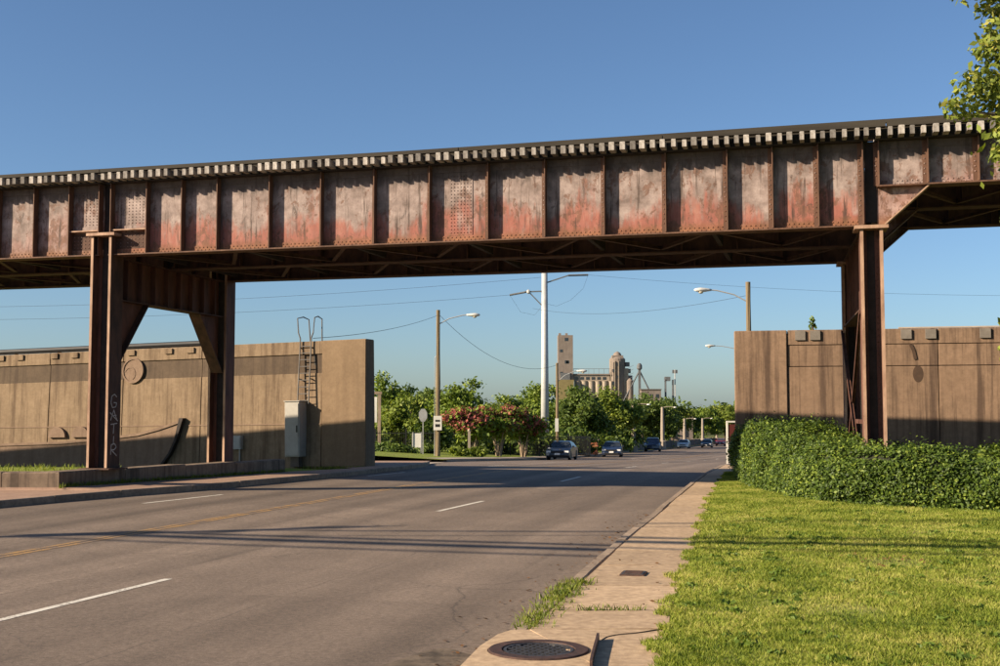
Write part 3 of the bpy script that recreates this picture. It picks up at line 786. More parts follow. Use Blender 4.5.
# sprayed letters down the left column
def stroke(mb, pts, r=.011):
    for a, b in zip(pts[:-1], pts[1:]): mb.bar((.333, a[0], a[1]), (.333, b[0], b[1]), .008, r * 2, up=(0, b[1]-a[1], -(b[0]-a[0])) )
mb = MB()
glyph = [
 [[(.10,2.42),(.0,2.50),(-.12,2.44),(-.15,2.25),(-.08,2.10),(.06,2.12),(.10,2.24),(-.02,2.25)]],
 [[(-.15,1.72),(-.02,2.03),(.12,1.74)],[(-.1,1.86),(.1,1.87)],[(-.18,1.95),(.16,1.70)]],
 [[(-.14,1.60),(.14,1.63)],[(0,1.62),(-.02,1.32)]],
 [[(.0,1.25),(-.01,1.02)]],
 [[(-.12,.70),(-.1,1.0),(.05,1.02),(.12,.92),(.02,.84),(-.1,.85),(.14,.66)]]]
glyph = [[[(y, 2.46 - (2.5 - z) * .82) for y, z in st_] for st_ in gl] for gl in glyph]
for gl in glyph:
    for s in gl: stroke(mb, s)
mb.build('graffiti', MT['graffiti'], left_cols[0])

# ------------------------------------------------------------------ flood walls
def wall_frame(o, dx):
    d = Vector(dx).normalized(); return math.atan2(d.y, d.x)
# left wall: local x runs away to the left, local y faces the street, battered face
LA = wall_frame(0, (-.934, .358)); LT = .018       # the wall top falls slightly to the left
lwall = thing('flood_wall', 'long tan concrete flood wall left of the street with cast boat relief', 'wall', (-4.6, 43, 0), LA)
lwall.rotation_euler.y = LT
BT = .05
def batter_box(mb, x0, x1, z0, z1, yo=0, back=-1.15, ba=BT):
    def yf(z): return yo - ba * z
    mb.add([(x0, back, z0), (x1, back, z0), (x1, yf(z0), z0), (x0, yf(z0), z0), (x0, back, z1), (x1, back, z1), (x1, yf(z1), z1), (x0, yf(z1), z1)],
           [(0,3,2,1),(4,5,6,7),(0,1,5,4),(1,2,6,5),(2,3,7,6),(3,0,4,7)]); return mb
def bevel_front(o, w=.012):
    md = o.modifiers.new('bevel', 'BEVEL'); md.width = w; md.segments = 1; md.limit_method = 'ANGLE'; return o
segs = [2.03, 7.26, 10.9, 14.5, 18.2, 21.9, 25.6, 29.3, 33.0]
bevel_front(batter_box(MB(), .2, 2.01, -.3, 4.68, yo=.03, back=-.75, ba=.03).build('end_pier', MT['conc_pier'], lwall), .03)
for a, b in zip(segs[:-1], segs[1:]):
    p = bevel_front(batter_box(MB(), a + .012, b - .012, -.6, 3.50, yo=0).build('panel', MT['conc_l'], lwall))
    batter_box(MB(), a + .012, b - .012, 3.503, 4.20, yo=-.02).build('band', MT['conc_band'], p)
    bevel_front(batter_box(MB(), a + .012, b - .012, 4.203, 4.68, yo=.03).build('cap', MT['conc_l'], p))
x = 7.6
while x < 32:
    for q in (x, x + 1.0):
        y = .035 - BT * 4.5
        MB().box(q, q + .34, y - .05, y + .06, 4.44, 4.64).build('bracket_block', MT['conc_l'], lwall)
    x += 2.75
pp = MB(); pp.tube([(7.4, -.34, 4.80), (20, -.34, 4.81), (32.5, -.34, 4.82)], .11, 8)
for i in range(12): pp.box(7.6 + i*2.2, 7.7 + i*2.2, -.47, -.37, 4.6, 4.72)
pp.build('top_pipe', MT['wire'], lwall)
batter_box(MB(), .4, 32.9, -.5, 4.55, yo=-.25, back=-.7).build('core', MT['dirt'], lwall)
# cast relief: boat hull with a raised stem, portholes of the wheel arches, a medallion
def yw(z, e=0): return -BT * z + e
def relief(poly, e, name, mt, par, e0=-.02):
    n = len(poly); mb = MB()
    vs = [(x, yw(z, e0), z) for x, z in poly] + [(x, yw(z, e), z) for x, z in poly]
    mb.add(vs, [tuple(range(n, 2*n))] + [(i, (i+1) % n, n+(i+1) % n, n+i) for i in range(n)])
    return mb.build(name, mt, par)
sheer = [(30, 1.02), (16.9, 1.06), (13.8, 1.11), (11.9, 1.22), (10.0, 1.40), (9.06, 1.60), (8.4, 1.78), (8.05, 1.89)]
hull = relief(sheer + [(8.05, 1.70), (8.23, 1.12), (8.5, .62), (8.85, .2), (8.9, -.3), (30, -.3)], .11, 'hull', MT['relief'], lwall)
rail_l = [(x, z) for x, z in sheer]
relief(rail_l + [(x, z - .1) for x, z in rail_l[::-1]], .16, 'gunwale', MT['relief'], hull, .105)
relief([(7.92, 1.95), (8.10, 1.95), (8.29, 1.12), (8.55, .62), (8.93, .15), (8.82, .15), (8.44, .62), (8.19, 1.12)], .2, 'stem', MT['steel_dark'], hull, .0)
for cx_ in (13.95, 12.8):
    arc = [(cx_ + .42*math.cos(a), 1.28 + .42*math.sin(a)) for a in np.linspace(0, math.pi, 14)]
    relief(arc, .13, 'wheel_arch', MT['relief'], lwall)
def ring(cx_, cz, r0, r1, a0, a1, e, name, par, e0=-.02):
    A = np.linspace(a0, a1, 30)
    relief([(cx_ + r1*math.cos(a), cz + r1*math.sin(a)) for a in A] + [(cx_ + r0*math.cos(a), cz + r0*math.sin(a)) for a in A[::-1]], e, name, MT['relief'], par, e0)
med = relief([(10.42 + .5*math.cos(a), 3.84 + .5*math.sin(a)) for a in np.linspace(0, 2*math.pi, 32, endpoint=False)], .05, 'medallion', MT['relief'], lwall, -.05)
ring(10.42, 3.84, .43, .5, 0, 2*math.pi, .08, 'medallion_rim', med, .045)
ring(10.56, 3.72, .22, .27, .3, 4.2, .065, 'medallion_scroll', med, .045)
# belt line
relief([(2.05, 1.62), (2.05, 1.66), (32, 1.80), (32, 1.76)], .02, 'belt_course', MT['relief'], lwall)

# right wall: local x runs to the right, local y away from the street
RA = wall_frame(0, (8.0, -1.8))
rwall = thing('flood_wall', 'brown stained concrete flood wall behind the hedge right of the street', 'wall', (7.7, 39.4, 0), RA)
bevel_front(MB().box(0, 1.69, -.06, .9, -.3, 4.69).build('end_pier', MT['conc_r'], rwall), .03)
segs = [1.70, 6.35, 11.0, 15.7, 20.4, 25.1]
for a, b in zip(segs[:-1], segs[1:]):
    p = bevel_front(MB().box(a + .01, b - .01, 0, .8, -.4, 3.49).build('panel', MT['conc_r'], rwall))
    bevel_front(MB().box(a + .01, b - .01, .012, .8, 3.51, 4.19).build('band', MT['conc_r'], p))
    bevel_front(MB().box(a + .01, b - .01, -.012, .8, 4.205, 4.69).build('cap', MT['conc_r'], p))
MB().box(.2, 25, .25, .6, -.3, 4.6).build('core', MT['dirt'], rwall)
for s in (1.95, 2.42, 5.23, 5.97, 7.6, 10.1, 10.9, 13.5):
    MB().box(s, s + .32, -.075, -.0125, 4.36, 4.66).build('bracket_block', MT['block'], rwall)
MB().box(5.2, 12, .3, .42, 4.72, 4.76).build('coping_strip', MT['apron'], rwall)
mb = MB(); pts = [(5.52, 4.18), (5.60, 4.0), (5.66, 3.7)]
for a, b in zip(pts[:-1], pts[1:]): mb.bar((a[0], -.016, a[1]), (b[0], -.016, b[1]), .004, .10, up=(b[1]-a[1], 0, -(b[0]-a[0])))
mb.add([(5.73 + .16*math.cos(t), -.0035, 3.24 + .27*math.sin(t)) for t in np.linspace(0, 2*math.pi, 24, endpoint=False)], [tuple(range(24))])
mb.build('dark_mark', MT['mark'], rwall)  # dark bent bar with a dark oval below it

# ladder with hand loops, and the tall cabinet under it
lad = thing('wall_ladder', 'grey steel ladder with two hand loops at the flood wall end', 'ladder', (-4.6, 43, 0), LA)
lad.rotation_euler.y = LT
for x in (2.93, 2.47):
    MB().tube([(x, .10, 2.35), (x, -.12, 4.55), (x, -.13, 4.8)], .028, 6).build('stile', MT['ladder_steel'], lad)
    h = MB(); s = 1 if x > 2.7 else -1
    h.tube([(x, -.13, 4.8), (x + s*.08, -.14, 5.0), (x + s*.13, -.16, 5.55), (x + s*.08, -.5, 5.62), (x + s*.05, -.85, 5.55), (x + s*.02, -.9, 4.7)], .024, 6)
    h.build('hand_loop', MT['ladder_steel'], lad)
z = 2.5
while z < 4.7:
    y = .10 - .1 * (z - 2.35); MB().tube([(2.93, y, z), (2.47, y, z)], .018, 6).build('rung', MT['ladder_steel'], lad); z += .25
for z in (3.3, 4.45):
    y = .10 - .1*(z - 2.35)
    for x in (2.93, 2.47): MB().bar((x, y, z), (x, -.42, z - .03), .05, .03).build('stand_off', MT['black'], lad)
# second inner stile pair of the cage seen as dark flat bars
for x in (2.36,): MB().box(x - .03, x + .03, -.27, -.21, 2.3, 4.66).build('guard_bar', MT['black'], lad)
cab = thing('utility_cabinet', 'tall pale grey utility cabinet under the wall ladder', 'cabinet', (-4.6, 43, 0), LA)
cab.rotation_euler.y = LT
bevel_front(MB().box(2.66, 3.28, -.1, .42, .46, 2.47).build('body', MT['cabinet'], cab), .02)
d_ = bevel_front(MB().box(2.70, 3.24, .422, .442, .52, 2.40).build('door', MT['cabinet'], cab), .006)
MB().box(2.74, 2.78, .443, .465, 1.35, 1.6).build('handle', MT['black'], d_)
MB().box(2.64, 3.30, -.11, .46, 2.471, 2.50).build('lid', MT['cabinet'], cab)
MB().box(2.8, 3.14, .0, .25, .1, .458).build('plinth', MT['conc_dark'], cab)
cb2 = thing('meter_box', 'small grey meter box on the flood wall behind the rear left column', 'box', (-4.6, 43, 0), LA)
cb2.rotation_euler.y = LT
MB().box(5.35, 5.8, -.14, .12, .75, 1.25).build('body', MT['grey_metal'], cb2)
MB().tube([(5.45, .02, .75), (5.45, .03, .1)], .03, 6).build('conduit', MT['grey_metal'], cb2)
MB().box(5.39, 5.76, .121, .135, .8, 1.2).build('door', MT['grey_metal'], cb2)

# ------------------------------------------------------------------ poles, lamps, wires, signs
def cobra(mb_head, base, tip, parent):
    base = Vector(base); tip = Vector(tip); d = Vector((tip.x - base.x, tip.y - base.y, 0)); L = d.length; d.normalize()
    arm = [base, base + d*L*.3 + Vector((0,0,(tip.z-base.z)*.62)), base + d*L*.65 + Vector((0,0,(tip.z-base.z)*.95)), tip - d*.5]
    a = MB().tube(arm, .035, 6).build('arm', MT['grey_metal'], parent)
    a0 = tip - d*.55; mb = MB()
    sd_ = Vector((-d.y, d.x, 0)); rings = []
    for t, w, h in ((0, .05, .05), (.12, .07, .07), (.3, .15, .10), (.55, .19, .12), (.75, .15, .09), (.86, .05, .04)):
        c = a0 + d*t
        rings.append([c + sd_*w*math.cos(k*math.pi/4) + Vector((0,0,1))*h*math.sin(k*math.pi/4) for k in range(8)])
    mb.add([p for r in rings for p in r], [(i*8+k, i*8+(k+1) % 8, (i+1)*8+(k+1) % 8, (i+1)*8+k) for i in range(5) for k in range(8)] + [tuple(range(8))[::-1], tuple(range(40, 48))])
    h = mb.build('lamp_head', MT['lamp'], parent, smooth=True)
    c = a0 + d*.52 - Vector((0,0,.1))
    MB().lathe(tuple(c), [(.05, -.09), (.11, -.06), (.14, .02)], 10).build('lens', MT['lamp_glass'], h, smooth=True)
def wood_pole(name, label, x, y, z0, z1, r=.15, group=None, cat='utility pole'):
    p = thing(name, label, cat, (x, y, z0), 0, group); H = z1 - z0
    MB().tube([(0, 0, -.3), (.01, 0, H*.5), (0, 0, H)], [r, r*.87, r*.72], 10).build('pole', MT['wood'], p)
    return p
p = wood_pole('street_lamp', 'wooden street lamp pole with white sign beyond the left wall end', -3.93, 76, -.8, 8.53, .17, cat='street lamp')
cobra(None, (0, 0, 8.4), (2.35, 0, 9.02), p)
sg = MB().box(-.26, .26, -.21, -.19, 1.72, 2.62).build('sign', MT['sign_white'], p)
MB().box(-.15, .15, -.215, -.2105, 2.25, 2.37).build('print', MT['sign_black'], sg)
MB().box(-.15, .15, -.215, -.2105, 1.92, 2.10).build('print', MT['sign_black'], sg)
MB().tube([(-.2, .05, 0), (-.2, .05, 6.3), (-.12, .05, 6.4)], .025, 6).build('conduit', MT['grey_metal'], p)
p = wood_pole('street_lamp', 'slim dark wooden lamp pole beside the white steel pole', 4.75, 100, -1.75, 6.16, .15, cat='street lamp')
cobra(None, (0, 0, 6.3), (2.2, 0, 7.25), p)
MB().box(-.18, .1, -.19, -.17, 2.2, 3.3).build('sign', MT['sign_white'], p)
p = wood_pole('street_lamp', 'wooden lamp pole rising behind the right flood wall', 12.46, 60, -.55, 8.57, .17, cat='street lamp')
cobra(None, (0, 0, 8.1), (-2.4, 0, 8.72), p)
p = wood_pole('street_lamp', 'far lamp head peeping past the right flood wall end', 21.6, 105, -2.0, 7.9, .16, cat='street lamp')
cobra(None, (0, 0, 9.2), (-3.3, 0, 9.88), p)
# steel transmission pole
sp = thing('transmission_pole', 'tall white tapered steel power pole with short arms', 'power pole', (4.48, 120, -2.3))
MB().tube([(0, 0, -.2), (0, 0, 9), (0, 0, 19)], [.42, .36, .29], 16).build('shaft', MT['galv'], sp, smooth=True)
MB().lathe((0, 0, 0), [(.8, 0), (.8, .06), (.52, .08), (.52, .3)], 16).build('base_flange', MT['galv'], sp)
mb = MB().bar((-.3, 0, 16.5), (-1.55, 0, 16.45), .16, .12); mb.bar((-.3, 0, 15.1), (-1.55, 0, 16.4), .13, .1); mb.build('arm', MT['steel_blue'], sp)
mb = MB().bar((.3, 0, 17.4), (2.4, 0, 18.1), .14, .12); mb.build('arm', MT['steel_blue'], sp)
MB().tube([(-1.62, 0, 16.5), (-2.0, 0, 16.4), (-3.5, .3, 16.15)], .10, 8).build('insulator', MT['steel_blue'], sp)
MB().lathe((-1.62, 0, 16.45), [(.05, -.22), (.2, -.1), (.2, .1), (.05, .22)], 10).build('clamp', MT['galv'], sp)
MB().tube([(2.4, 0, 18.1), (4.4, .4, 18.2)], .1, 8).build('insulator', MT['steel_blue'], sp)
MB().tube([(4.4, .4, 18.2), (3.9, .2, 16.8), (2.6, 0, 15.6), (1.2, 0, 15.0), (.35, 0, 15.2)], .01, 5).build('jumper', MT['wire'], sp)
MB().tube([(-3.5, .3, 16.15), (-2.4, 0, 14.4), (-1.0, 0, 14.1), (-.35, 0, 14.9)], .01, 5).build('jumper', MT['wire'], sp)

def cable(a, b, sag, r, label, group, k=14, name='overhead_wire'):
    pts = []
    for i in range(k + 1):
        t = i / k; pts.append((a[0]+(b[0]-a[0])*t, a[1]+(b[1]-a[1])*t, a[2]+(b[2]-a[2])*t - sag*4*t*(1-t)))
    return MB().tube(pts, r, 5).build(name, MT['wire'], label=label, cat='wire', group=group)
cable((.95, 120.3, 13.85), (-75, 128, 12.0), .9, .013, 'lower power line running left from the white steel pole', 'power lines', 20)
cable((4.1, 120, 15.6), (-75, 131, 13.6), 1.0, .013, 'upper power line running left from the white steel pole', 'power lines', 20)
cable((8.9, 120.4, 15.9), (90, 126, 15.5), 1.6, .011, 'power line running right from the white steel pole', 'power lines', 20)
cable((-3.93, 76, 8.2), (-6.9, 44.2, 4.75), .25, .011, 'service wire from the wooden lamp pole to the flood wall top', 'service wires')
cable((-3.93, 76, 8.3), (4.75, 100, 6.0), 1.5, .013, 'slack wire between the two wooden lamp poles left of the road', 'service wires', 18)
cable((12.46, 60, 7.9), (3.0, 110, 11.6), .7, .009, 'thin wire leaving the lamp pole behind the right wall', 'service wires')

# the utility pole outside the frame whose pole and cables throw the long shadows over the street
up = wood_pole('utility_pole', 'wooden utility pole with crossarm left of the street outside the view', -25.5, 12.8, .3, 11.0, .17)
mb = MB().bar((-.9, -.6, 9.9), (.9, .6, 9.9), .1, .12); mb.build('crossarm', MT['wood'], up)
for s in (-.8, 0, .8): MB().lathe((s, s*.66, 9.97 if s else 10.7), [(.03, 0), (.06, .05), (.06, .12), (.02, .18)], 8).build('insulator', MT['grey_metal'], up)
MB().lathe((.32, .2, 8.0), [(.05, 0), (.24, .02), (.24, .9), (.05, .95)], 12).build('transformer', MT['grey_metal'], up)
u2 = wood_pole('utility_pole', 'wooden utility pole on the lawn right of the camera', 16.0, 3.6, .2, 11.0, .17)
mb = MB().bar((-.9, -.6, 9.0), (.9, .6, 9.0), .1, .12); mb.build('crossarm', MT['wood'], u2)
u3 = wood_pole('utility_pole', 'wooden utility pole far right outside the view', 23.0, 13.4, .3, 11.0, .17)
cable((-25.5, 12.8, 9.0), (16.0, 3.6, 9.0), .3, .13, 'thick telephone cable overhead between the roadside poles', 'cables over the street', 24)  # cables made thicker than real ones to darken their shadows
cable((-25.5, 12.7, 8.5), (16.0, 3.4, 8.4), .35, .05, 'thinner telephone cable under the thick one overhead', 'cables over the street', 24)
cable((-25.5, 13.2, 9.1), (16.0, 4.3, 9.1), .25, .08, 'extra telephone cable added to the overhead bundle to darken its shadow', 'cables over the street', 24)  # unseen extra cable, added to make the bundle's shadow denser
cable((-25.5, 12.9, 9.9), (23, 13.3, 9.9), .4, .065, 'cable crossing the street square to the view overhead', 'cables over the street', 24)
cable((-25.5, 12.0, 9.9), (23, 14.3, 10.5), .5, .03, 'thin cable crossing the street overhead beside the thicker one', 'cables over the street', 24)

# street signs beyond the gate
st = thing('stop_sign', 'grey back of an octagonal road sign on a steel post', 'sign', (-5.12, 80, -1.0))
MB().box(-.03, .03, -.03, .03, 0, 3.2).build('post', MT['grey_metal'], st)
MB().prism([(.40*math.cos(R(22.5+45*k)) * .75, 2.85 + .46*math.sin(R(22.5+45*k))) for k in range(8)], -.045, -.03, 'y').build('plate', MT['sign_back'], st)
ws = thing('notice_board', 'white notice board standing by the iron fence', 'sign', (-5.65, 82, -1.0))
MB().box(-.33, .33, -.02, .02, .65, 1.62).build('board', MT['sign_white'], ws)
for s in (-.28, .28): MB().box(s - .03, s + .03, -.06, -.021, 0, 1.7).build('post', MT['grey_metal'], ws)
bs = thing('billboard', 'white board on brown posts at the flood wall end', 'sign', (-9.75, 90, -1.0))
MB().box(-1.2, .55, -.05, .05, 2.3, 4.2).build('board', MT['sign_white'], bs)
for s in (-1.0, .72): MB().box(s - .12, s + .12, -.1, .1, 0, 4.4).build('post', MT['bark_pale'], bs)
MB().box(-1.3, .9, -.12, .12, 4.4, 4.6).build('cap', MT['bark_pale'], bs)
cp = thing('marker_post', 'pale concrete marker post among the crepe myrtles', 'post', (-2.15, 84, -1.1))
MB().box(-.09, .09, -.09, .09, 0, 1.85).build('shaft', MT['post_conc'], cp)
MB().lathe((0, 0, 1.85), [(.127, 0), (.11, .06), (.02, .12)], 4).build('cap', MT['post_conc'], cp)
gs = thing('gate_sign', 'small dark red sign in a white frame at the right wall end', 'sign', (9.28, 47.5, .0))
MB().box(-.28, .28, -.02, .02, .85, 1.55).build('panel', simple('dark_red_paint', (.12, .025, .02), (.08, .018, .015), 4, .6), gs)
fr = MB(); fr.box(-.35, -.285, -.04, .04, 0, 1.62); fr.box(.285, .35, -.04, .04, 0, 1.62); fr.box(-.35, .35, -.04, .04, 1.625, 1.69); fr.build('frame', MT['sign_white'], gs)

# iron fences
def fence(pts, h, label):
    f = thing('iron_fence', label, 'fence', (pts[0][0], pts[0][1], prof(pts[0][1]) + .2))
    O = Vector((pts[0][0], pts[0][1], prof(pts[0][1]) + .2)); pk = MB()
    for a, b in zip(pts[:-1], pts[1:]):
        A = Vector((a[0], a[1], prof(a[1]) + .2)) - O; B = Vector((b[0], b[1], prof(b[1]) + .2)) - O
        n = int((B - A).length / .14)
        MB().box(A.x - .05, A.x + .05, A.y - .05, A.y + .05, A.z, A.z + h + .15).build('post', MT['black'], f)
        for zz in (.2, h - .15): MB().bar(A + Vector((0,0,zz)), B + Vector((0,0,zz)), .04, .05).build('rail', MT['black'], f)
        for i in range(1, n):
            q = A.lerp(B, i / n); pk.box(q.x - .011, q.x + .011, q.y - .011, q.y + .011, q.z + .05, q.z + h)
    pk.build('pickets', MT['black'], f, kind='stuff')
fence([(-14, 87), (-11.5, 87), (-9, 87), (-6.8, 87), (-4.6, 87)], 1.9, 'black iron picket fence beside the white notice board')
fence([(-4.2, 93), (-1.7, 94), (.8, 95), (3.2, 96.5), (5.6, 98.5), (8.0, 106)], 1.7, 'black iron picket fence behind the crepe myrtles')
bp = thing('brick_pier', 'low red brick pier behind the second parked car', 'pier', (9.0, 118, -2.1), R(-14))
for r_ in range(9):
    for c_ in range(3):
        o = (r_ % 2) * .18
        MB().box(-.55 + c_*.37 + o*.5, -.55 + c_*.37 + .355 + o*.5, -.3, .3, r_*.16, r_*.16 + .148).build('brick', MT['brick'], bp)
MB().box(-.65, .75, -.38, .38, 1.45, 1.56).build('coping', MT['conc_dark'], bp)

# far parapet and its concrete lamp posts
pa = thing('bridge_parapet', 'dark concrete parapet along the far left side of the street', 'parapet')
yv = [142 + 8*i for i in range(21)]
for a, b in zip(yv[:-1], yv[1:]):
    xa, xb = poly_at(LE, a) - .8, poly_at(LE, b) - .8
    MB().bar((xa, a + .1, prof(a) + .55), (xb, b - .1, prof(b) + .55), .3, 1.1).build('panel', MT['conc_dark'], pa)
    MB().bar((xa, a, prof(a) + 1.16), (xb, b, prof(b) + 1.16), .42, .12).build('rail', MT['conc_dark'], pa)
    MB().box(xa - .25, xa + .25, a - .25, a + .25, prof(a), prof(a) + 1.3).build('pier', MT['post_conc'], pa)
names = ['nearest', 'second', 'third', 'fourth', 'farthest']
for i, (Y, px, zt) in enumerate(((150, 633, 3.1), (181, 662, 2.9), (216, 684, 1.0), (255, 702, .9), (298, 716, .3))):
    x = (px - 500) / 1200 * Y; z0 = prof(Y); H = zt - z0
    p = thing('concrete_lamp_post', '%s of the tapered concrete lamp posts along the far parapet' % names[i], 'lamp post', (x, Y, z0), 0, 'lamp posts on the far parapet')
    MB().lathe((0, 0, 0), [(.55, 0), (.5, 1.2), (.30, 1.35), (.27, H*.6), (.2, H)], 8).build('shaft', MT['post_conc'], p)
    MB().tube([(0, 0, H - .1), (.8, -.1, H + .05), (1.7, -.2, H)], .06, 6).build('arm', MT['post_conc'], p)
    MB().lathe((1.9, -.2, H - .08), [(.05, -.06), (.26, -.02), (.22, .1), (.05, .14)], 10).build('lamp_head', MT['lamp'], p)

# ------------------------------------------------------------------ cars
def car_paint(name, c):
    m, nt, b = new_mat(name)
    v = coords(nt); nt.links.new(ramp(nt, noise(nt, v, 3, 3), [(.3, tuple(x*.92 for x in c)), (.7, c)]), b.inputs['Base Color'])
    b.inputs['Roughness'].default_value = .3; b.inputs['Metallic'].default_value = .25; b.inputs['Coat Weight'].default_value = .6; b.inputs['Coat Roughness'].default_value = .06
    return m
def make_car(label, x, y, rz, paint, kind='sedan'):
    t = thing('parked_car' if False else 'car', label, 'car', (x, y, prof(y)), rz, 'cars on the far street')
    if kind == 'sedan':
        L, Wd = 2.35, .90
        P = [(-L,.32),(-L-.02,.62),(-2.25,.90),(-1.95,.98),(-1.5,1.0),(-1.0,1.34),(-.55,1.43),(0,1.46),(.45,1.41),(1.12,1.0),(1.7,.90),(2.15,.78),(2.33,.62),(2.36,.42),(2.28,.26),(-2.25,.26)]
        ws = ((.50, 1.385), (1.06, 1.03)); rw = ((-1.02, 1.30), (-1.47, 1.02)); side = [(-1.25,1.03),(-.92,1.31),(-.45,1.39),(.40,1.37),(.92,1.03)]
        hz, belt, roof, wr = .70, .98, 1.46, .33
    else:
        L, Wd = 2.4, .97
        P = [(-L,.42),(-L-.03,.8),(-2.38,1.1),(-2.2,1.65),(-2.0,1.76),(-.8,1.80),(.2,1.78),(.5,1.74),(1.12,1.16),(1.7,1.08),(2.25,1.0),(2.4,.8),(2.42,.5),(2.32,.34),(-2.3,.34)]
        ws = ((.53, 1.70), (1.06, 1.19)); rw = ((-2.2, 1.62), (-2.36, 1.18)); side = [(-2.2,1.18),(-2.02,1.66),(-.8,1.71),(.35,1.69),(.95,1.18)]
        hz, belt, roof, wr = .86, 1.12, 1.80, .38
    def hw(z):
        w = Wd - .04 * max(0, (.5 - z)) if z < belt else Wd - (z - belt) / (roof - belt) * .26
        return w
    T = [-1, -.94, -.7, 0, .7, .94, 1]
    cy_ = 0; cz_ = .7; mb = MB(); vs = []
    for tt in T:
        k = .93 if abs(tt) == 1 else (.985 if abs(tt) == .94 else 1.0)
        for (py, pz) in P:
            bow = 1 - .035 * tt * tt if abs(py) > 2 else 1
            vs.append((tt * hw(pz), py * (k if abs(py) > 1.8 else 1) * bow, cz_ + (pz - cz_) * (k if pz > .8 else 1)))
    n = len(P)
    fs = [(j*n+i, j*n+(i+1) % n, (j+1)*n+(i+1) % n, (j+1)*n+i) for j in range(len(T)-1) for i in range(n)]
    fs += [tuple(range(n))[::-1], tuple(range((len(T)-1)*n, len(T)*n))]
    mb.add(vs, fs); body = mb.build('body', paint, t, smooth=False)
    def pane(a, b, f, name):
        off = .012; (ya, za), (yb, zb) = a, b; d = Vector((yb-ya, zb-za)); nn = Vector((-d.y, d.x)).normalized() * off
        if nn.y < 0: nn = -nn
        wa, wb = (hw(za) - .1), (hw(zb) - .07)
        MB().add([(-wa, ya+nn.x, za+nn.y), (wa, ya+nn.x, za+nn.y), (wb, yb+nn.x, zb+nn.y), (-wb, yb+nn.x, zb+nn.y)], [(0,1,2,3)] if f else [(3,2,1,0)]).build(name, MT['glass'], t)
    pane(ws[0], ws[1], False, 'windscreen'); pane(rw[0], rw[1], True, 'rear_window')
    for s in (-1, 1):
        ym = (side[0][0] + side[-1][0]) / 2 + .05
        for half in (0, 1):
            if half == 0: q = [side[0], (ym - .04, side[0][1]), (ym - .04, side[2][1] - .03), side[1]] if kind == 'sedan' else [side[0], (ym-.04, side[0][1]), (ym-.04, side[2][1]-.02), side[1]]
            else: q = [(ym + .04, side[0][1]), side[-1], side[-2], (ym + .04, side[2][1] - .02)]
            MB().add([(s*(hw(z)+.008), yy_, z) for yy_, z in q], [(0,1,2,3)] if s > 0 else [(3,2,1,0)]).build('side_window', MT['glass'], t)
        MB().box(*sorted((s*.52, s*.84)), 2.08, 2.30, hz - .07, hz + .07).build('headlight', MT['headlight'], t)
        MB().box(*sorted((s*.52, s*.86)), -2.36, -2.2, hz, hz + .14).build('tail_light', MT['brick'], t)
        MB().box(*sorted((s*(Wd), s*(Wd+.17))), .72, .86, belt - .0, belt + .13).build('mirror', paint, t)
        for wy in (-1.38, 1.42):
            wx = s * (Wd - .10)
            ty = MB(); prof_ = [(wr*.62, -.1), (wr*.96, -.1), (wr, -.07), (wr, .07), (wr*.96, .1), (wr*.62, .1)]; nn = 20
            ty.add([(wx + h, wy + r*math.cos(2*math.pi*k/nn), wr + r*math.sin(2*math.pi*k/nn)) for r, h in prof_ for k in range(nn)],
                   [(i*nn+k, i*nn+(k+1) % nn, (i+1)*nn+(k+1) % nn, (i+1)*nn+k) for i in range(5) for k in range(nn)])
            wo = ty.build('wheel', MT['tyre'], t)
            MB().add([(wx + s*.085, wy + wr*.63*math.cos(2*math.pi*k/16), wr + wr*.63*math.sin(2*math.pi*k/16)) for k in range(16)], [tuple(range(16)) if s > 0 else tuple(range(16))[::-1]]).build('rim', MT['rim'], wo)
            A = np.linspace(-.2, math.pi + .2, 16)
            MB().add([(s*(Wd + .004), wy + (wr+.07)*math.cos(a), wr + (wr+.07)*math.sin(a)) for a in A], [tuple(range(16)) if s > 0 else tuple(range(16))[::-1]]).build('wheel_arch', MT['black'], t)
    MB().box(-.45, .45, 2.30, 2.375, hz - .10, hz + .03).build('grille', MT['black'], t)
    MB().box(-.62, .62, 2.30, 2.37, .34, .47).build('lower_grille', MT['black'], t)
    MB().box(-.2, .2, 2.376, 2.395, .46, .60).build('number_plate', MT['plate'], t)
    return t
def face(deg): return R(180 - deg)
make_car('black sedan nearest along the left kerb of the far street', 4.75, 92.0, face(12), car_paint('black_paint_car', (.018, .02, .026)))
make_car('dark blue sedan driving second behind the black sedan', 10.5, 112.5, face(8), car_paint('navy_paint', (.02, .03, .06)))
make_car('dark blue sport utility vehicle driving behind two sedans', 19.6, 154.5, face(10), car_paint('blue_paint', (.035, .05, .085)), 'suv')
make_car('white sedan on the far street before the parapet', 29.6, 194, face(14), car_paint('white_paint', (.72, .70, .66)))
make_car('small dark grey car beside the red car far away', 35.4, 206, face(14), car_paint('grey_paint', (.05, .055, .06)))
make_car('red car farthest along the street', 44.0, 240, face(15), car_paint('red_paint', (.32, .035, .04)))

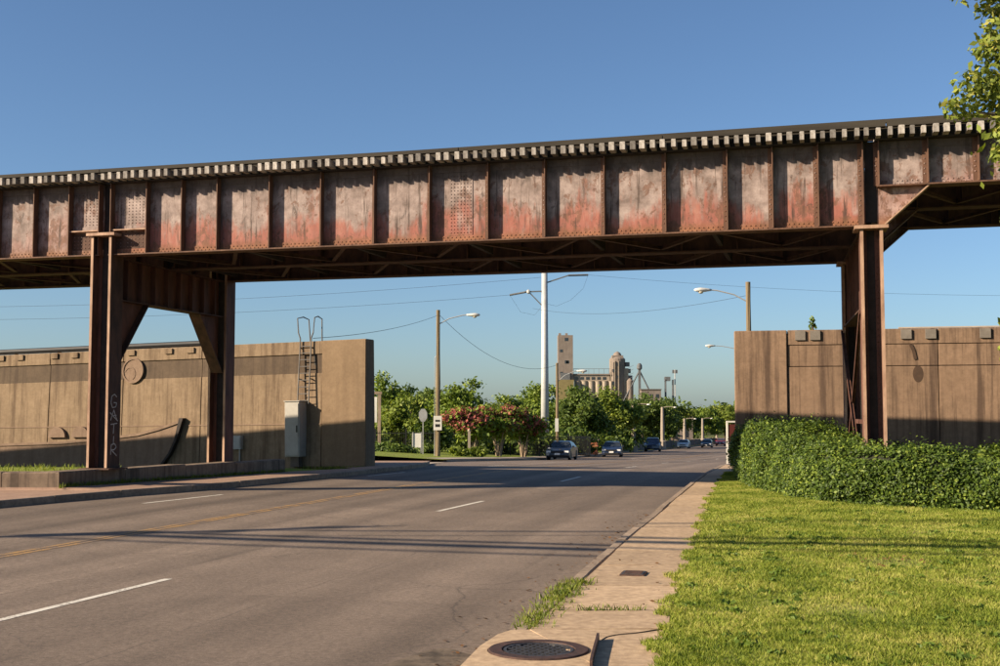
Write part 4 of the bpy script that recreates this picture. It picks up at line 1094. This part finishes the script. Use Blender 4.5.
# ------------------------------------------------------------------ grain elevator far behind
ge = thing('grain_elevator', 'old concrete grain elevator with a tall square tower above the trees', 'grain elevator', (22, 450, -6.5))
Z0 = 6.5
def part(nm, mt, x0, x1, y0, y1, z0, z1): return MB().box(x0, x1, y0, y1, z0, z1).build(nm, mt, ge)
tw = part('tower', MT['elev'], -.2, 5.4, 0, 6, 0, 31.2 + Z0)
for xx in (.1, 2.6): MB().box(xx, xx + .9, 1, 3, 31.2+Z0, 32.0+Z0).build('roof_vent', MT['elev'], tw)
for zz in (29, 20.5): MB().box(2.3, 3.6, -.06, .1, zz + Z0, zz + 1.2 + Z0).build('window', MT['glass'], tw)
MB().box(.6, 4.2, -.5, .5, 14.3 + Z0, 17 + Z0).build('loading_door', MT['steel_blue'], tw)
part('gallery', MT['elev_light'], 5.45, 19.3, 1, 5, 14.0 + Z0, 16.2 + Z0)
part('gallery_roof', MT['elev'], 5.45, 19.5, .6, 5.4, 16.25 + Z0, 16.7 + Z0)
for i in range(6): MB().box(6.1 + i*2.1, 7.4 + i*2.1, .93, 1.02, 14.5 + Z0, 15.5 + Z0).build('window', MT['glass'], ge)
mb = MB()
for i in range(8): mb.box(5.6 + i*1.9, 5.7 + i*1.9, .7, .8, 16.7 + Z0, 18.5 + Z0)
mb.box(5.5, 19.3, .7, .8, 18.5 + Z0, 18.65 + Z0); mb.build('roof_railing', MT['steel_blue'], ge)
part('annex', MT['elev_yellow'], -.6, 5.6, -2, -.1, 0, 14.4 + Z0)
for i in range(6):
    MB().lathe((7.2 + i*2.55, 1.2, 0), [(1.28, 0), (1.28, 13.9 + Z0)], 18).build('silo', MT['elev_light'], ge, smooth=False)
wh = MB().lathe((22.3, 3, 0), [(3.0, 0), (3.0, 22.3 + Z0), (1.8, 23.4 + Z0), (1.2, 24.6 + Z0), (.2, 25.2 + Z0)], 20).build('round_tower', MT['elev'], ge)
mb = MB()
for i in range(3): mb.box(19.5 + i*1.4, 19.8 + i*1.4, -.4, .1, 0, 21.5 + Z0)
mb.build('down_pipe', MT['elev_light'], wh)
for zz, w in ((19.5, 1.6), (17, 2.0), (14.5, 2.6), (11.5, 2.0)): MB().box(25.2, 25.2 + w, 1.5, 4, zz + Z0, zz + 1.6 + Z0).build('platform', MT['steel_blue'], wh)
MB().lathe((26.8, 1, 0), [(1.3, 0), (1.3, 14 + Z0), (.3, 15 + Z0)], 14).build('silo', MT['elev'], ge)
for i in range(5): MB().box(.5 + (i % 2)*2.4, 1.5 + (i % 2)*2.4, -.06, .1, (8 + i*4.2) + Z0, (9 + i*4.2) + Z0).build('window', MT['glass'], tw)
for i in range(4): MB().box(20.2 + (i % 2)*1.9, 21.0 + (i % 2)*1.9, -.35, .6, (12.5 + i*2.4) + Z0, (13.6 + i*2.4) + Z0).build('window', MT['glass'], wh)
MB().box(20.2, 24.4, 1, 5, 22.3 + Z0, 23.6 + Z0).build('parapet', MT['elev'], wh)
MB().box(24.6, 26.3, 1.2, 3, 0, 18.8 + Z0).build('stair_shaft', MT['elev_light'], wh)
mb = MB()
for i in range(6): mb.bar((26.4, 1.0, 12 + i*1.4 + Z0), (28.2, 1.0, 12.9 + i*1.4 + Z0), .12, .12)
mb.build('outside_stair', MT['steel_blue'], wh)
et = thing('elevator_leg', 'steel grain leg with sloping spouts right of the elevator', 'grain leg', (52.3, 450, -6.5))
MB().box(-.45, .45, -.45, .45, 0, 18.5 + Z0).build('leg', MT['steel_blue'], et)
MB().lathe((0, 0, 18.0 + Z0), [(.4, 0), (1.0, .6), (1.0, 1.8), (.5, 2.6)], 10).build('head', MT['steel_blue'], et)
MB().tube([(-.3, 0, 17.3 + Z0), (-6.0, 0, 6.5 + Z0)], .3, 6).build('spout', MT['steel_blue'], et)
MB().tube([(.3, 0, 17.3 + Z0), (4.8, 0, 8 + Z0)], .3, 6).build('spout', MT['steel_blue'], et)
hh = thing('machine_house', 'brown brick machine house under the grain leg', 'building', (52.6, 446, -6.5))
MB().box(-.2, 7.2, 0, 6, 0, 10.5 + Z0).build('wall', MT['elev'], hh); MB().box(-.4, 7.4, -.2, 6.2, 10.52 + Z0, 10.9 + Z0).build('roof', MT['conc_dark'], hh)
for i in range(3): MB().box(.8 + i*2.2, 2.0 + i*2.2, -.06, .05, 7.5 + Z0, 9 + Z0).build('window', MT['glass'], hh)
bt = thing('bin_tower', 'open steel bin tower with a flag right of the grain leg', 'tower', (63.5, 452, -6.5))
for sx in (-1.2, 1.6):
    for sy in (-1, 1): MB().box(sx - .2, sx + .2, sy - .2, sy + .2, 0, 14.5 + Z0).build('leg', MT['steel_blue'], bt)
MB().box(-1.5, .5, -1.2, 1.2, 14 + Z0, 15.6 + Z0).build('bin', MT['steel_blue'], bt)
MB().tube([(2.4, 0, 0), (2.4, 0, 18.3 + Z0)], .2, 6).build('mast', MT['galv'], bt); MB().box(1.4, 3.4, -.06, .06, 16.9 + Z0, 18.2 + Z0).build('flag', MT['steel_blue'], bt)
bb = thing('brick_building', 'brown brick building half hidden by the far trees', 'building', (30, 262, -5))
MB().box(-3, 12, 0, 10, 0, 7.2).build('wall', MT['elev'], bb); MB().box(-3.3, 12.3, -.3, 10.3, 7.22, 7.6).build('roof', MT['conc_dark'], bb)
for i in range(6):
    for j in range(2):
        w_ = MB().box(-2.2 + i*2.4, -1.0 + i*2.4, -.05, .06, 1.6 + j*3, 3.2 + j*3).build('window', MT['glass'], bb)
        MB().box(-2.3 + i*2.4, -.9 + i*2.4, -.12, .05, 1.45 + j*3, 1.58 + j*3).build('sill', MT['post_conc'], w_)

# ------------------------------------------------------------------ foliage
def leaf_cloud(rng, clumps, n, size, soft=.34, aspect=1.6):
    """leaf-sized quads scattered through clumps (c, radius vec); denser near the clump skin"""
    cl = np.array([c for c, r in clumps]); rd = np.array([r for c, r in clumps])
    wts = (rd[:, 0]*rd[:, 1]*rd[:, 2]) ** .66; wts /= wts.sum()
    idx = rng.choice(len(clumps), n, p=wts)
    d = rng.normal(size=(n, 3)); d /= np.linalg.norm(d, axis=1)[:, None]
    rr = rng.uniform(.2, 1.0, n) ** .6
    P = cl[idx] + d * rd[idx] * rr[:, None] + rng.normal(size=(n, 3)) * rd[idx] * soft
    nrm = d * .8 + rng.normal(size=(n, 3)) * .75 + np.array([0, 0, .35]); nrm /= np.linalg.norm(nrm, axis=1)[:, None]
    a = np.cross(nrm, rng.normal(size=(n, 3))); a /= np.linalg.norm(a, axis=1)[:, None]
    b = np.cross(nrm, a)
    s = size * rng.uniform(.6, 1.35, n)[:, None]
    V_ = np.stack([P - a*s*.5*aspect, P + b*s*.42, P + a*s*.5*aspect + nrm*s*.12, P - b*s*.42], 1).reshape(-1, 3)
    F = np.arange(4*n).reshape(-1, 4)
    return V_, F
def make_clumps(rng, c, r, k, kr=(.28, .5)):
    out = []
    for i in range(k):
        d = rng.normal(size=3); d /= np.linalg.norm(d); q = rng.uniform(.25, .88)
        s = rng.uniform(*kr)
        out.append((np.array(c) + d * np.array(r) * q, np.array(r) * s * np.array([1, 1, .8])))
    return out
def tree(name, label, x, y, h, rad, mt, seed, n=3500, leaf=.4, trunk_r=.22, base=None, k=44, cz=.58, rz=.44, group='trees beyond the gate', cat='tree', kr=(.14, .32)):
    rng = np.random.default_rng(seed); z0 = prof(y) + .1 if base is None else base
    t = thing(name, label, cat, (x, y, z0), 0, group)
    c = (0, 0, h*cz); r = (rad, rad, h*rz)
    cl = make_clumps(rng, c, r, k, kr)
    mb = MB(); mb.tube([(0, 0, -.3), (.05, 0, h*.25), (rng.uniform(-.2, .2), 0, h*.55), (0, 0, h*.85)], [trunk_r*1.2, trunk_r, trunk_r*.65, trunk_r*.15], 7)
    for cc, _ in cl[:10]:
        zb = rng.uniform(.22, .55)*h; mid = (cc[0]*.5, cc[1]*.5, (zb + cc[2])/2 - .1*h*.3)
        mb.tube([(0, 0, zb), mid, tuple(cc)], [trunk_r*.5, trunk_r*.3, trunk_r*.08], 5, False)
    mb.build('trunk', MT['bark'], t)
    V_, F = leaf_cloud(rng, cl, n, leaf)
    link('crown', tri_mesh('crown', V_, F, MT[mt]), t)
    return t
TR = [ # label, x, y, height, radius, material, leaves, leaf size
 ('tall green tree left of the wooden lamp pole', -10.4, 116, 7.9, 2.3, 'leaf_a', 4200, .34),
 ('yellow green tree in front behind the notice board', -7.8, 98, 4.9, 2.3, 'leaf_b', 4200, .30),
 ('round green tree behind the wooden lamp pole', -4.2, 112, 7.5, 3.0, 'leaf_a', 4600, .34),
 ('dark tree between the lamp pole and the crepe myrtles', -7.6, 128, 7.4, 3.6, 'leaf_c', 4200, .38),
 ('low wide tree behind the pink crepe myrtles', -1.0, 135, 5.7, 4.2, 'leaf_b', 4200, .36),
 ('green tree behind the crepe myrtles left of the steel pole', 2.6, 140, 6.9, 3.4, 'leaf_a', 4200, .38),
 ('green tree touching the white steel pole from behind', 5.2, 150, 8.3, 3.4, 'leaf_a', 4200, .38),
 ('big dark leafy tree right of the white steel pole', 8.4, 128, 7.8, 3.0, 'leaf_c', 5600, .36),
 ('big bright green tree in front of the grain elevator', 13.0, 142, 7.5, 3.2, 'leaf_b', 5600, .38),
 ('dark spreading tree right of the grain elevator', 22.4, 190, 9.2, 5.2, 'leaf_c', 5600, .46),
 ('dark tree under the grain leg', 27.4, 205, 9.0, 4.2, 'leaf_c', 4600, .48),
 ('yellowish tree behind the second concrete lamp post', 33.0, 230, 8.9, 4.0, 'leaf_b', 4600, .5),
 ('low dark tree behind the far sedans', 40.0, 268, 7.0, 4.6, 'leaf_c', 4200, .55),
 ('far green tree behind the red car', 49.0, 290, 9.0, 5.2, 'leaf_a', 4600, .6),
 ('bright tree at the right wall end in the distance', 56.0, 300, 10.0, 5.5, 'leaf_b', 5000, .6),
 ('dark tree right behind the flood wall end', 63.0, 310, 10.0, 6.0, 'leaf_c', 4600, .62),
]
for i, (lb, x, y, h, r, mt, n, lf) in enumerate(TR):
    tree('tree', lb, x, y, h, r * 1.15, mt, 100 + i, int(n * 2.1), lf * .68)
# crepe myrtles: several bare stems, green crown, pink blossom
for i, (x, y, h, pk, lb) in enumerate(((-2.0, 88, 3.9, 3400, 'crepe myrtle covered in pink blossom left of its row'),
                                       (-.1, 90, 4.0, 2300, 'middle crepe myrtle with little pink blossom'),
                                       (1.8, 92.5, 3.8, 1900, 'crepe myrtle nearest the white steel pole'))):
    rng = np.random.default_rng(40 + i); t = thing('crepe_myrtle', lb, 'tree', (x, y, prof(y) + .2), 0, 'crepe myrtles')
    cl = make_clumps(rng, (0, 0, h*.64), (2.0, 1.5, h*.34), 22, (.25, .45))
    mb = MB()
    for k in range(5):
        a = 2*math.pi*k/5 + .3; e = cl[k][0]
        mb.tube([(.12*math.cos(a), .12*math.sin(a), -.2), (.3*math.cos(a), .3*math.sin(a), h*.25), (.65*math.cos(a), .65*math.sin(a), h*.5), tuple(e)], [.07, .06, .045, .015], 6)
    mb.build('trunk', MT['bark_pale'], t)
    V_, F = leaf_cloud(rng, cl, 3000, .22); cr = link('crown', tri_mesh('crown', V_, F, MT['leaf_a']), t)
    tops = [(c + np.array([-.1, -.15, .1]), r_*.85) for c, r_ in cl if c[2] > h*.5][:16]
    V_, F = leaf_cloud(rng, tops, pk, .17); link('blossom', tri_mesh('blossom', V_, F, MT['pink']), cr)
# shrubs
def shrub(lb, x, y, h, r, mt, seed, n=900, leaf=.16, base=None):
    rng = np.random.default_rng(seed); z0 = prof(y) + .15 if base is None else base
    t = thing('shrub', lb, 'shrub', (x, y, z0), 0, 'shrubs beyond the gate')
    cl = make_clumps(rng, (0, 0, h*.5), (r, r*.8, h*.48), 14, (.35, .55))
    mb = MB()
    for c, _ in cl[:6]: mb.tube([(0, 0, -.1), (c[0]*.5, c[1]*.5, c[2]*.5), tuple(c)], [.03, .02, .008], 5, False)
    mb.build('stem', MT['bark'], t)
    V_, F = leaf_cloud(rng, cl, n, leaf); link('foliage', tri_mesh('foliage', V_, F, MT[mt]), t)
shrub('round tan shrub right of the wooden lamp pole', -2.9, 81, .75, .7, 'leaf_b', 61)
shrub('second round shrub right of the wooden lamp pole', -1.7, 83, .8, .75, 'leaf_b', 62)
shrub('dark shrub at the foot of the notice board', -6.6, 80.5, 1.0, 1.1, 'leaf_c', 63)
shrub('dark low shrub by the flood wall end', -8.3, 82, 1.2, 1.2, 'leaf_c', 64)
shrub('dark shrub left of the wooden lamp pole foot', -5.0, 83.5, 1.1, .9, 'leaf_c', 65)
shrub('dark green bush behind the marker post', -2.4, 97, 2.4, 2.2, 'leaf_c', 66, 1800, .25)
shrub('dark green bush between the crepe myrtle trunks', .6, 98.5, 2.2, 2.2, 'leaf_c', 67, 1800, .25)
shrub('dark green bush left of the white steel pole', 3.0, 101, 2.2, 2.0, 'leaf_c', 68, 1800, .25)
shrub('dark green bush behind the black sedan', 6.6, 112, 2.6, 2.4, 'leaf_c', 69, 1800, .28)
shrub('dry yellow shrub between the two sedans', 8.0, 114, 1.0, 1.2, 'leaf_b', 70, 900, .2)
shrub('dark bush behind the dark blue sedan', 11.6, 126, 2.8, 2.4, 'leaf_c', 71, 1800, .3)
shrub('dark bush below the grain elevator', 15.2, 150, 3.6, 2.8, 'leaf_c', 72, 1800, .34)
shrub('dark bush behind the fence left end', -10.5, 92, 2.2, 1.8, 'leaf_c', 73, 1500, .25)
shrub('dark bush behind the notice board', -5.2, 93, 2.6, 1.8, 'leaf_c', 74, 1500, .25)
shrub('small shoot growing on the right flood wall top', 10.25, 39.2, .55, .1, 'leaf_a', 75, 50, .10, base=4.66)
# the wood that closes the view far off
rng = np.random.default_rng(5); cl = []
for i in range(150):
    x = rng.uniform(-150, 260); y = 520 + rng.uniform(-30, 60); h = rng.uniform(7, 12)
    cl.append((np.array([x, y, -6.5 + h*.55]), np.array([rng.uniform(5, 9), 5, h*.5])))
V_, F = leaf_cloud(rng, cl, 22000, 1.5); link('far_wood', tri_mesh('far_wood', V_, F, MT['leaf_c']), kind='stuff', label='far green wood closing the view', cat='trees')
cl = []
for i in range(60):
    y = rng.uniform(165, 330); x = poly_at(LE, y) - rng.uniform(7, 26)
    cl.append((np.array([x, y, prof(y) + 1.6]), np.array([rng.uniform(2.5, 4), 3, rng.uniform(2, 3.4)])))
V_, F = leaf_cloud(rng, cl, 16000, .6); link('undergrowth', tri_mesh('undergrowth', V_, F, MT['leaf_c']), kind='stuff', label='dark undergrowth behind the far parapet', cat='undergrowth')

# ------------------------------------------------------------------ hedge round the right bent
rng = np.random.default_rng(11)
hfront = [(7.5, 37.5), (6.75, 33.8), (6.3, 30.5), (6.25, 28.0), (6.3, 26.0), (6.6, 24.3), (7.6, 22.95), (9.1, 22.0), (12.0, 21.0), (16, 20.2)]
hback = [(16.3, 21.6), (12.5, 22.5), (9.8, 23.5), (8.5, 24.3), (7.9, 25.6), (7.75, 28), (7.85, 30.5), (8.2, 33.8), (8.8, 37.5)]
def hh_top(x, y): return float(np.interp(y, [20, 22.5, 24.5, 26, 28, 30, 34, 38], [1.06, 1.06, 1.10, 1.24, 1.44, 1.50, 1.40, 1.05]))
hedge = thing('hedge', 'dense clipped green hedge wrapping the right bridge column', 'hedge', (8, 25, .15))
O = np.array([8, 25, .15])
fr = np.array(hfront); bc = np.array(hback)
def resample(P, n):
    s = np.concatenate([[0], np.cumsum(np.linalg.norm(np.diff(P, axis=0), axis=1))]); t = np.linspace(0, s[-1], n)
    return np.stack([np.interp(t, s, P[:, k]) for k in (0, 1)], 1)
NF = 60
F1 = resample(fr, NF); B1 = resample(bc[::-1], NF)
def hsurf(i_f, w):
    """w in 0..1 front face bottom to top, 1..2 the top, 2..3 the back"""
    i0 = np.clip(i_f.astype(int), 0, NF-2); f = (i_f - i0)[:, None]
    fp = F1[i0]*(1-f) + F1[i0+1]*f; bp_ = B1[i0]*(1-f) + B1[i0+1]*f
    t = np.where(w < 1, 0, np.where(w < 2, w - 1, 1))[:, None]
    xy = fp*(1-t) + bp_*t
    ht = np.array([hh_top(x, y) for x, y in xy])
    z = np.where(w < 1, w, np.where(w < 2, 1.0, 3 - w)) * ht
    lump = .10*np.sin(xy[:, 0]*2.1 + xy[:, 1]*1.3) + .07*np.sin(xy[:, 1]*3.7 + z*4) + .06*np.sin(xy[:, 0]*5.1 - z*3)
    nn = (fp - bp_); nn /= np.linalg.norm(nn, axis=1)[:, None]
    k = np.where(w < 1, np.sin(np.clip(w, 0, 1)*2.2)*.9, np.where(w < 2, .0, -.5))
    xy = xy + nn*(lump*k + np.where(w < 1, .14*np.sin(w*2.4), 0))[:, None]
    edge = np.where(w < 1, np.clip((w-.8)/.2, 0, 1), np.where(w < 1.12, 1 - (w-1)/.12, 0))
    xy = xy - nn*(edge*.12)[:, None]
    z = z + np.where((w > .9) & (w < 2), lump*.8, 0) - edge*.05
    return np.column_stack([xy, z + .15])
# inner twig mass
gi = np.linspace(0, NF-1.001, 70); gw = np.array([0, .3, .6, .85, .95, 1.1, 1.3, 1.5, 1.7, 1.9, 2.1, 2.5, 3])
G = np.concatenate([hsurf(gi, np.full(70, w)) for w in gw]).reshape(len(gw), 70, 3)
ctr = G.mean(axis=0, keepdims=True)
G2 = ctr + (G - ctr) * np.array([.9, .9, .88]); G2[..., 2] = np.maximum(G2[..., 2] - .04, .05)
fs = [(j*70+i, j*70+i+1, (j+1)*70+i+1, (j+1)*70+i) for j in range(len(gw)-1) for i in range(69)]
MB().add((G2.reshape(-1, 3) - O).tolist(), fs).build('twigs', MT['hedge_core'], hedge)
n = 170000
iw = rng.uniform(0, NF-1.001, n); ww = np.concatenate([rng.uniform(0, 1, int(n*.55)), rng.uniform(1, 2, int(n*.40)), rng.uniform(2, 3, n - int(n*.55) - int(n*.40))])
Ps = hsurf(iw, ww); C = np.array([8.0, 26, .6])
out = Ps - np.column_stack([np.interp(iw, np.arange(NF), (F1+B1)[:, 0]/2), np.interp(iw, np.arange(NF), (F1+B1)[:, 1]/2), np.full(n, .5)])
out /= np.linalg.norm(out, axis=1)[:, None]
hol = np.sin(Ps[:, 0]*6.1 + Ps[:, 2]*5)*np.sin(Ps[:, 1]*5.3 - Ps[:, 2]*7) + .5*np.sin(Ps[:, 0]*11 + Ps[:, 1]*9)
Ps = Ps - out * np.clip(hol - .55, 0, 1)[:, None] * .16
Ps = Ps + out * rng.normal(.0, .055, n)[:, None] + rng.normal(0, .02, (n, 3))
sprout = (rng.random(n) < .07) & (ww > .9) & (ww < 2); Ps[sprout, 2] += rng.uniform(.03, .2, sprout.sum())
nr = out*.9 + rng.normal(size=(n, 3))*.65 + np.array([0, 0, .4]); nr /= np.linalg.norm(nr, axis=1)[:, None]
a = np.cross(nr, rng.normal(size=(n, 3))); a /= np.linalg.norm(a, axis=1)[:, None]; b = np.cross(nr, a)
s = .043 * rng.uniform(.6, 1.4, n)[:, None]
V_ = np.stack([Ps - a*s*.75, Ps + b*s*.45, Ps + a*s*.75 + nr*s*.15, Ps - b*s*.45], 1).reshape(-1, 3) - O
o = link('leaves', tri_mesh('leaves', V_, np.arange(4*n).reshape(-1, 4), MT['leaf_hedge']), hedge, kind='stuff')

# ------------------------------------------------------------------ tree at the right edge of the view
rng = np.random.default_rng(21)
nt_ = thing('tree', 'leafy tree at the right edge whose twigs reach into the view', 'tree', (9.6, 16.0, .2))
cl = []
for (x, y, z, r) in ((6.45, 15.8, 7.75, .38), (6.9, 16, 7.55, .4), (6.75, 15.9, 6.9, .35), (6.55, 15.9, 6.45, .38), (6.35, 16.1, 6.15, .3), (6.95, 16.2, 6.3, .5), (7.0, 15.8, 5.8, .42), (6.75, 16, 5.45, .3), (7.1, 16.1, 5.2, .4), (6.75, 16, 3.85, .14), (6.72, 15.9, 3.6, .1), (6.68, 16, 2.88, .13), (6.75, 16.1, 2.72, .12), (6.62, 15.9, 3.2, .1), (6.8, 16, 4.6, .16),
                     (7.05, 16, 7.2, .5), (7.3, 16.3, 6.6, .6)):
    x += .10 if z < 5.6 else -.08
    cl.append((np.array([x - 9.6, y - 16, z - .2]), np.array([r, r, r*.7]) * .9))
vis = list(cl)
for i in range(34):
    d = rng.normal(size=3); d /= np.linalg.norm(d); q = rng.uniform(.3, .95)
    c = np.array([.35, .3, 6.4]) + d*np.array([2.3, 2.4, 3.2])*q
    cl.append((c, np.array([.7, .7, .5])*rng.uniform(.8, 1.3)))
mb = MB(); mb.tube([(0, 0, -.3), (.05, .1, 2.2), (.1, .1, 4.5), (.3, .2, 8.5)], [.24, .2, .15, .04], 10)
for c, r in cl[:30]:
    zb = min(max(1.9, c[2] - 1.2), 6.5); mb.tube([(.07, .08, zb), (c[0]*.55, c[1]*.6, (zb + c[2])/2 + .25), tuple(c)], [.055, .028, .006], 5, False)
mb.build('trunk', MT['bark'], nt_)
V1, F1_ = leaf_cloud(rng, vis, 4200, .068, .12); V2, F2_ = leaf_cloud(rng, cl[len(vis):], 12000, .085)
link('crown', tri_mesh('crown', np.concatenate([V1, V2]), np.concatenate([F1_, F2_ + len(V1)]), MT['leaf_near']), nt_)

# ------------------------------------------------------------------ grass
def blades(P, h, w, rng, lean=.45):
    n = len(P); a = rng.uniform(0, 2*math.pi, n); d = np.column_stack([np.cos(a), np.sin(a), np.zeros(n)])
    b = rng.uniform(0, 2*math.pi, n); ln = np.column_stack([np.cos(b), np.sin(b), np.zeros(n)]) * (rng.uniform(.1, 1, n)*lean*h)[:, None]
    up = np.column_stack([np.zeros(n), np.zeros(n), h])
    V_ = np.stack([P - d*w[:, None]*.5, P + d*w[:, None]*.5, P + ln*.45 + up*.62 + d*w[:, None]*.32, P + ln + up*.95, P + ln*.45 + up*.62 - d*w[:, None]*.32], 1)
    return V_.reshape(-1, 3), np.arange(5*n).reshape(-1, 5)
rng = np.random.default_rng(3)
hx = [p[1] for p in hfront[::-1]]; hxx = [p[0] for p in hfront[::-1]]
pts = []; hs = []; ws_ = []
tot = 400000
Y = 7.5 + (38 - 7.5) * rng.random(tot) ** 1.7
xa = np.interp(Y, [p[1] for p in SWR], [p[0] for p in SWR]) - .06 + .07*np.sin(Y*3.1) + .05*np.sin(Y*7.7) + .04*np.sin(Y*17.3)
xb = np.minimum(.4167*Y + 1.6, np.where(Y > 20.2, np.interp(Y, hx, hxx) + .35, 99))
X = xa + (xb - xa) * rng.random(tot)
keep = X < xb
# a worn bare patch and a few thin places
bare = np.exp(-(((X - 4.75)/.55)**2 + ((Y - 14.9)/.6)**2)) + .8*np.exp(-(((X - 3.4)/.3)**2 + ((Y - 11.2)/.35)**2)) + .7*np.exp(-(((X - 6.3)/.5)**2 + ((Y - 18.2)/.5)**2))
pat = np.sin(X*1.7 + Y*.8) * np.sin(Y*1.1 - X*.6) + .6*np.sin(X*4.1)*np.sin(Y*3.3)
keep &= rng.random(tot) > np.clip(bare, 0, .93)
keep &= (xb > xa)
X, Y, pat = X[keep], Y[keep], pat[keep]
Z = np.array([lawn_z(x, y) for x, y in zip(X, Y)]) - .01
hgt = (.024 + .026*rng.random(len(X)) + .011*np.clip(pat, -1, 1.2)) * (1 + .012*Y)
tuft = np.exp(-((np.sin(X*2.3 + 1.1*np.sin(Y*.9)) - 1)**2 + (np.sin(Y*1.9 + 1.3*np.sin(X*1.1)) - 1)**2) / .12)
hgt = hgt * (1 + .6*tuft)
V_, F = blades(np.column_stack([X, Y, Z]), hgt, .0042 + .00036*Y, rng, 1.0)
link('lawn_grass', tri_mesh('lawn_grass', V_, F, MT['grass']), kind='stuff', label='short sunlit lawn grass right of the sidewalk', cat='grass')
# broad-leaved weeds scattered through the lawn
wc_ = []
for i in range(170):
    y = 8.5 + 14*rng.random(); x = poly_at(SWR, y) + .1 + rng.random()*(.42*y + .5 - poly_at(SWR, y)); r = rng.uniform(.03, .085)
    wc_.append((np.array([x, y, lawn_z(x, y) + .02]), np.array([r*1.2, r*1.2, r*.35])))
V_, F = leaf_cloud(rng, wc_, 4200, .035, .3)
link('lawn_weeds', tri_mesh('lawn_weeds', V_, F, MT['weed']), kind='stuff', label='dark broad-leaved weeds scattered through the lawn', cat='weeds')
# weeds in the kerb
T_ = []
for i in range(26):
    t = i / 25; y = 10.55 + 2.85*t; x = poly_at(RE, y) + .12 + .08*math.sin(i*1.7)
    kk = int(25 + 75*random.random()**2)
    T_.append(np.column_stack([x + rng.normal(0, .07, kk), y + rng.normal(0, .06, kk), np.full(kk, .14)]))
for i in range(10):
    t = i / 9; kk = 9; T_.append(np.column_stack([.75 + .55*t + rng.normal(0, .04, kk), 11.42 + rng.normal(0, .018, kk), np.full(kk, .145)]))
P = np.concatenate(T_); V_, F = blades(P, rng.uniform(.025, .085, len(P)), np.full(len(P), .011), rng, 1.2)
link('kerb_weeds', tri_mesh('kerb_weeds', V_, F, MT['tuft']), kind='stuff', label='tufts of green weeds growing along the kerb', cat='weeds')
# weeds at the foot of the low wall and on the bank
P = []
for i in range(1500):
    t = random.random(); a = c0 + dd*(t*L_); P.append((a.x + random.uniform(.0, .1), a.y + random.uniform(-.1, .0), .29 - .009*t*L_ + prof(a.y)))
for i in range(2500):
    x = random.uniform(-24, -10.6); y = random.uniform(28.4, 34); P.append((x, y, .48))
for i in range(4000):
    t = random.random(); q = Vector((-4.6, 43)).lerp(Vector((-14, 49.4)), t) + Vector((-.561, -.828))*random.uniform(.03, .8)
    P.append((q.x, q.y, float(np.interp(q.y, [38, 42, 44], [.45, .12, .05])) + prof(q.y)))
P = np.array(P); V_, F = blades(P, rng.uniform(.05, .16, len(P)), np.full(len(P), .02), rng, .8)
link('bank_weeds', tri_mesh('bank_weeds', V_, F, MT['tuft']), kind='stuff', label='rough weeds along the foot of the left walls', cat='weeds')
# fallen leaves and grit in the gutter
P = []
for i in range(260):
    y = random.uniform(8.5, 24); x = poly_at(RE, y) - abs(random.gauss(0, .35)) - .02; P.append((x, y, .012))
for i in range(40): P.append((random.uniform(1, 2.2), random.uniform(9, 16), .165))
for i in range(90):
    P.append((4.75 + random.gauss(0, .35), 14.9 + random.gauss(0, .4), .21))
P = np.array(P); n = len(P); a = rng.uniform(0, 6.28, n); s = rng.uniform(.012, .035, n)[:, None]
d = np.column_stack([np.cos(a), np.sin(a), rng.uniform(-.3, .3, n)]); e = np.column_stack([-np.sin(a), np.cos(a), rng.uniform(-.2, .5, n)])
V_ = np.stack([P - d*s, P + e*s*.6, P + d*s, P - e*s*.6], 1).reshape(-1, 3)
link('fallen_leaves', tri_mesh('fallen_leaves', V_, np.arange(4*n).reshape(-1, 4), MT['dead_leaf']), kind='stuff', label='scattered dead leaves in the gutter', cat='leaves')
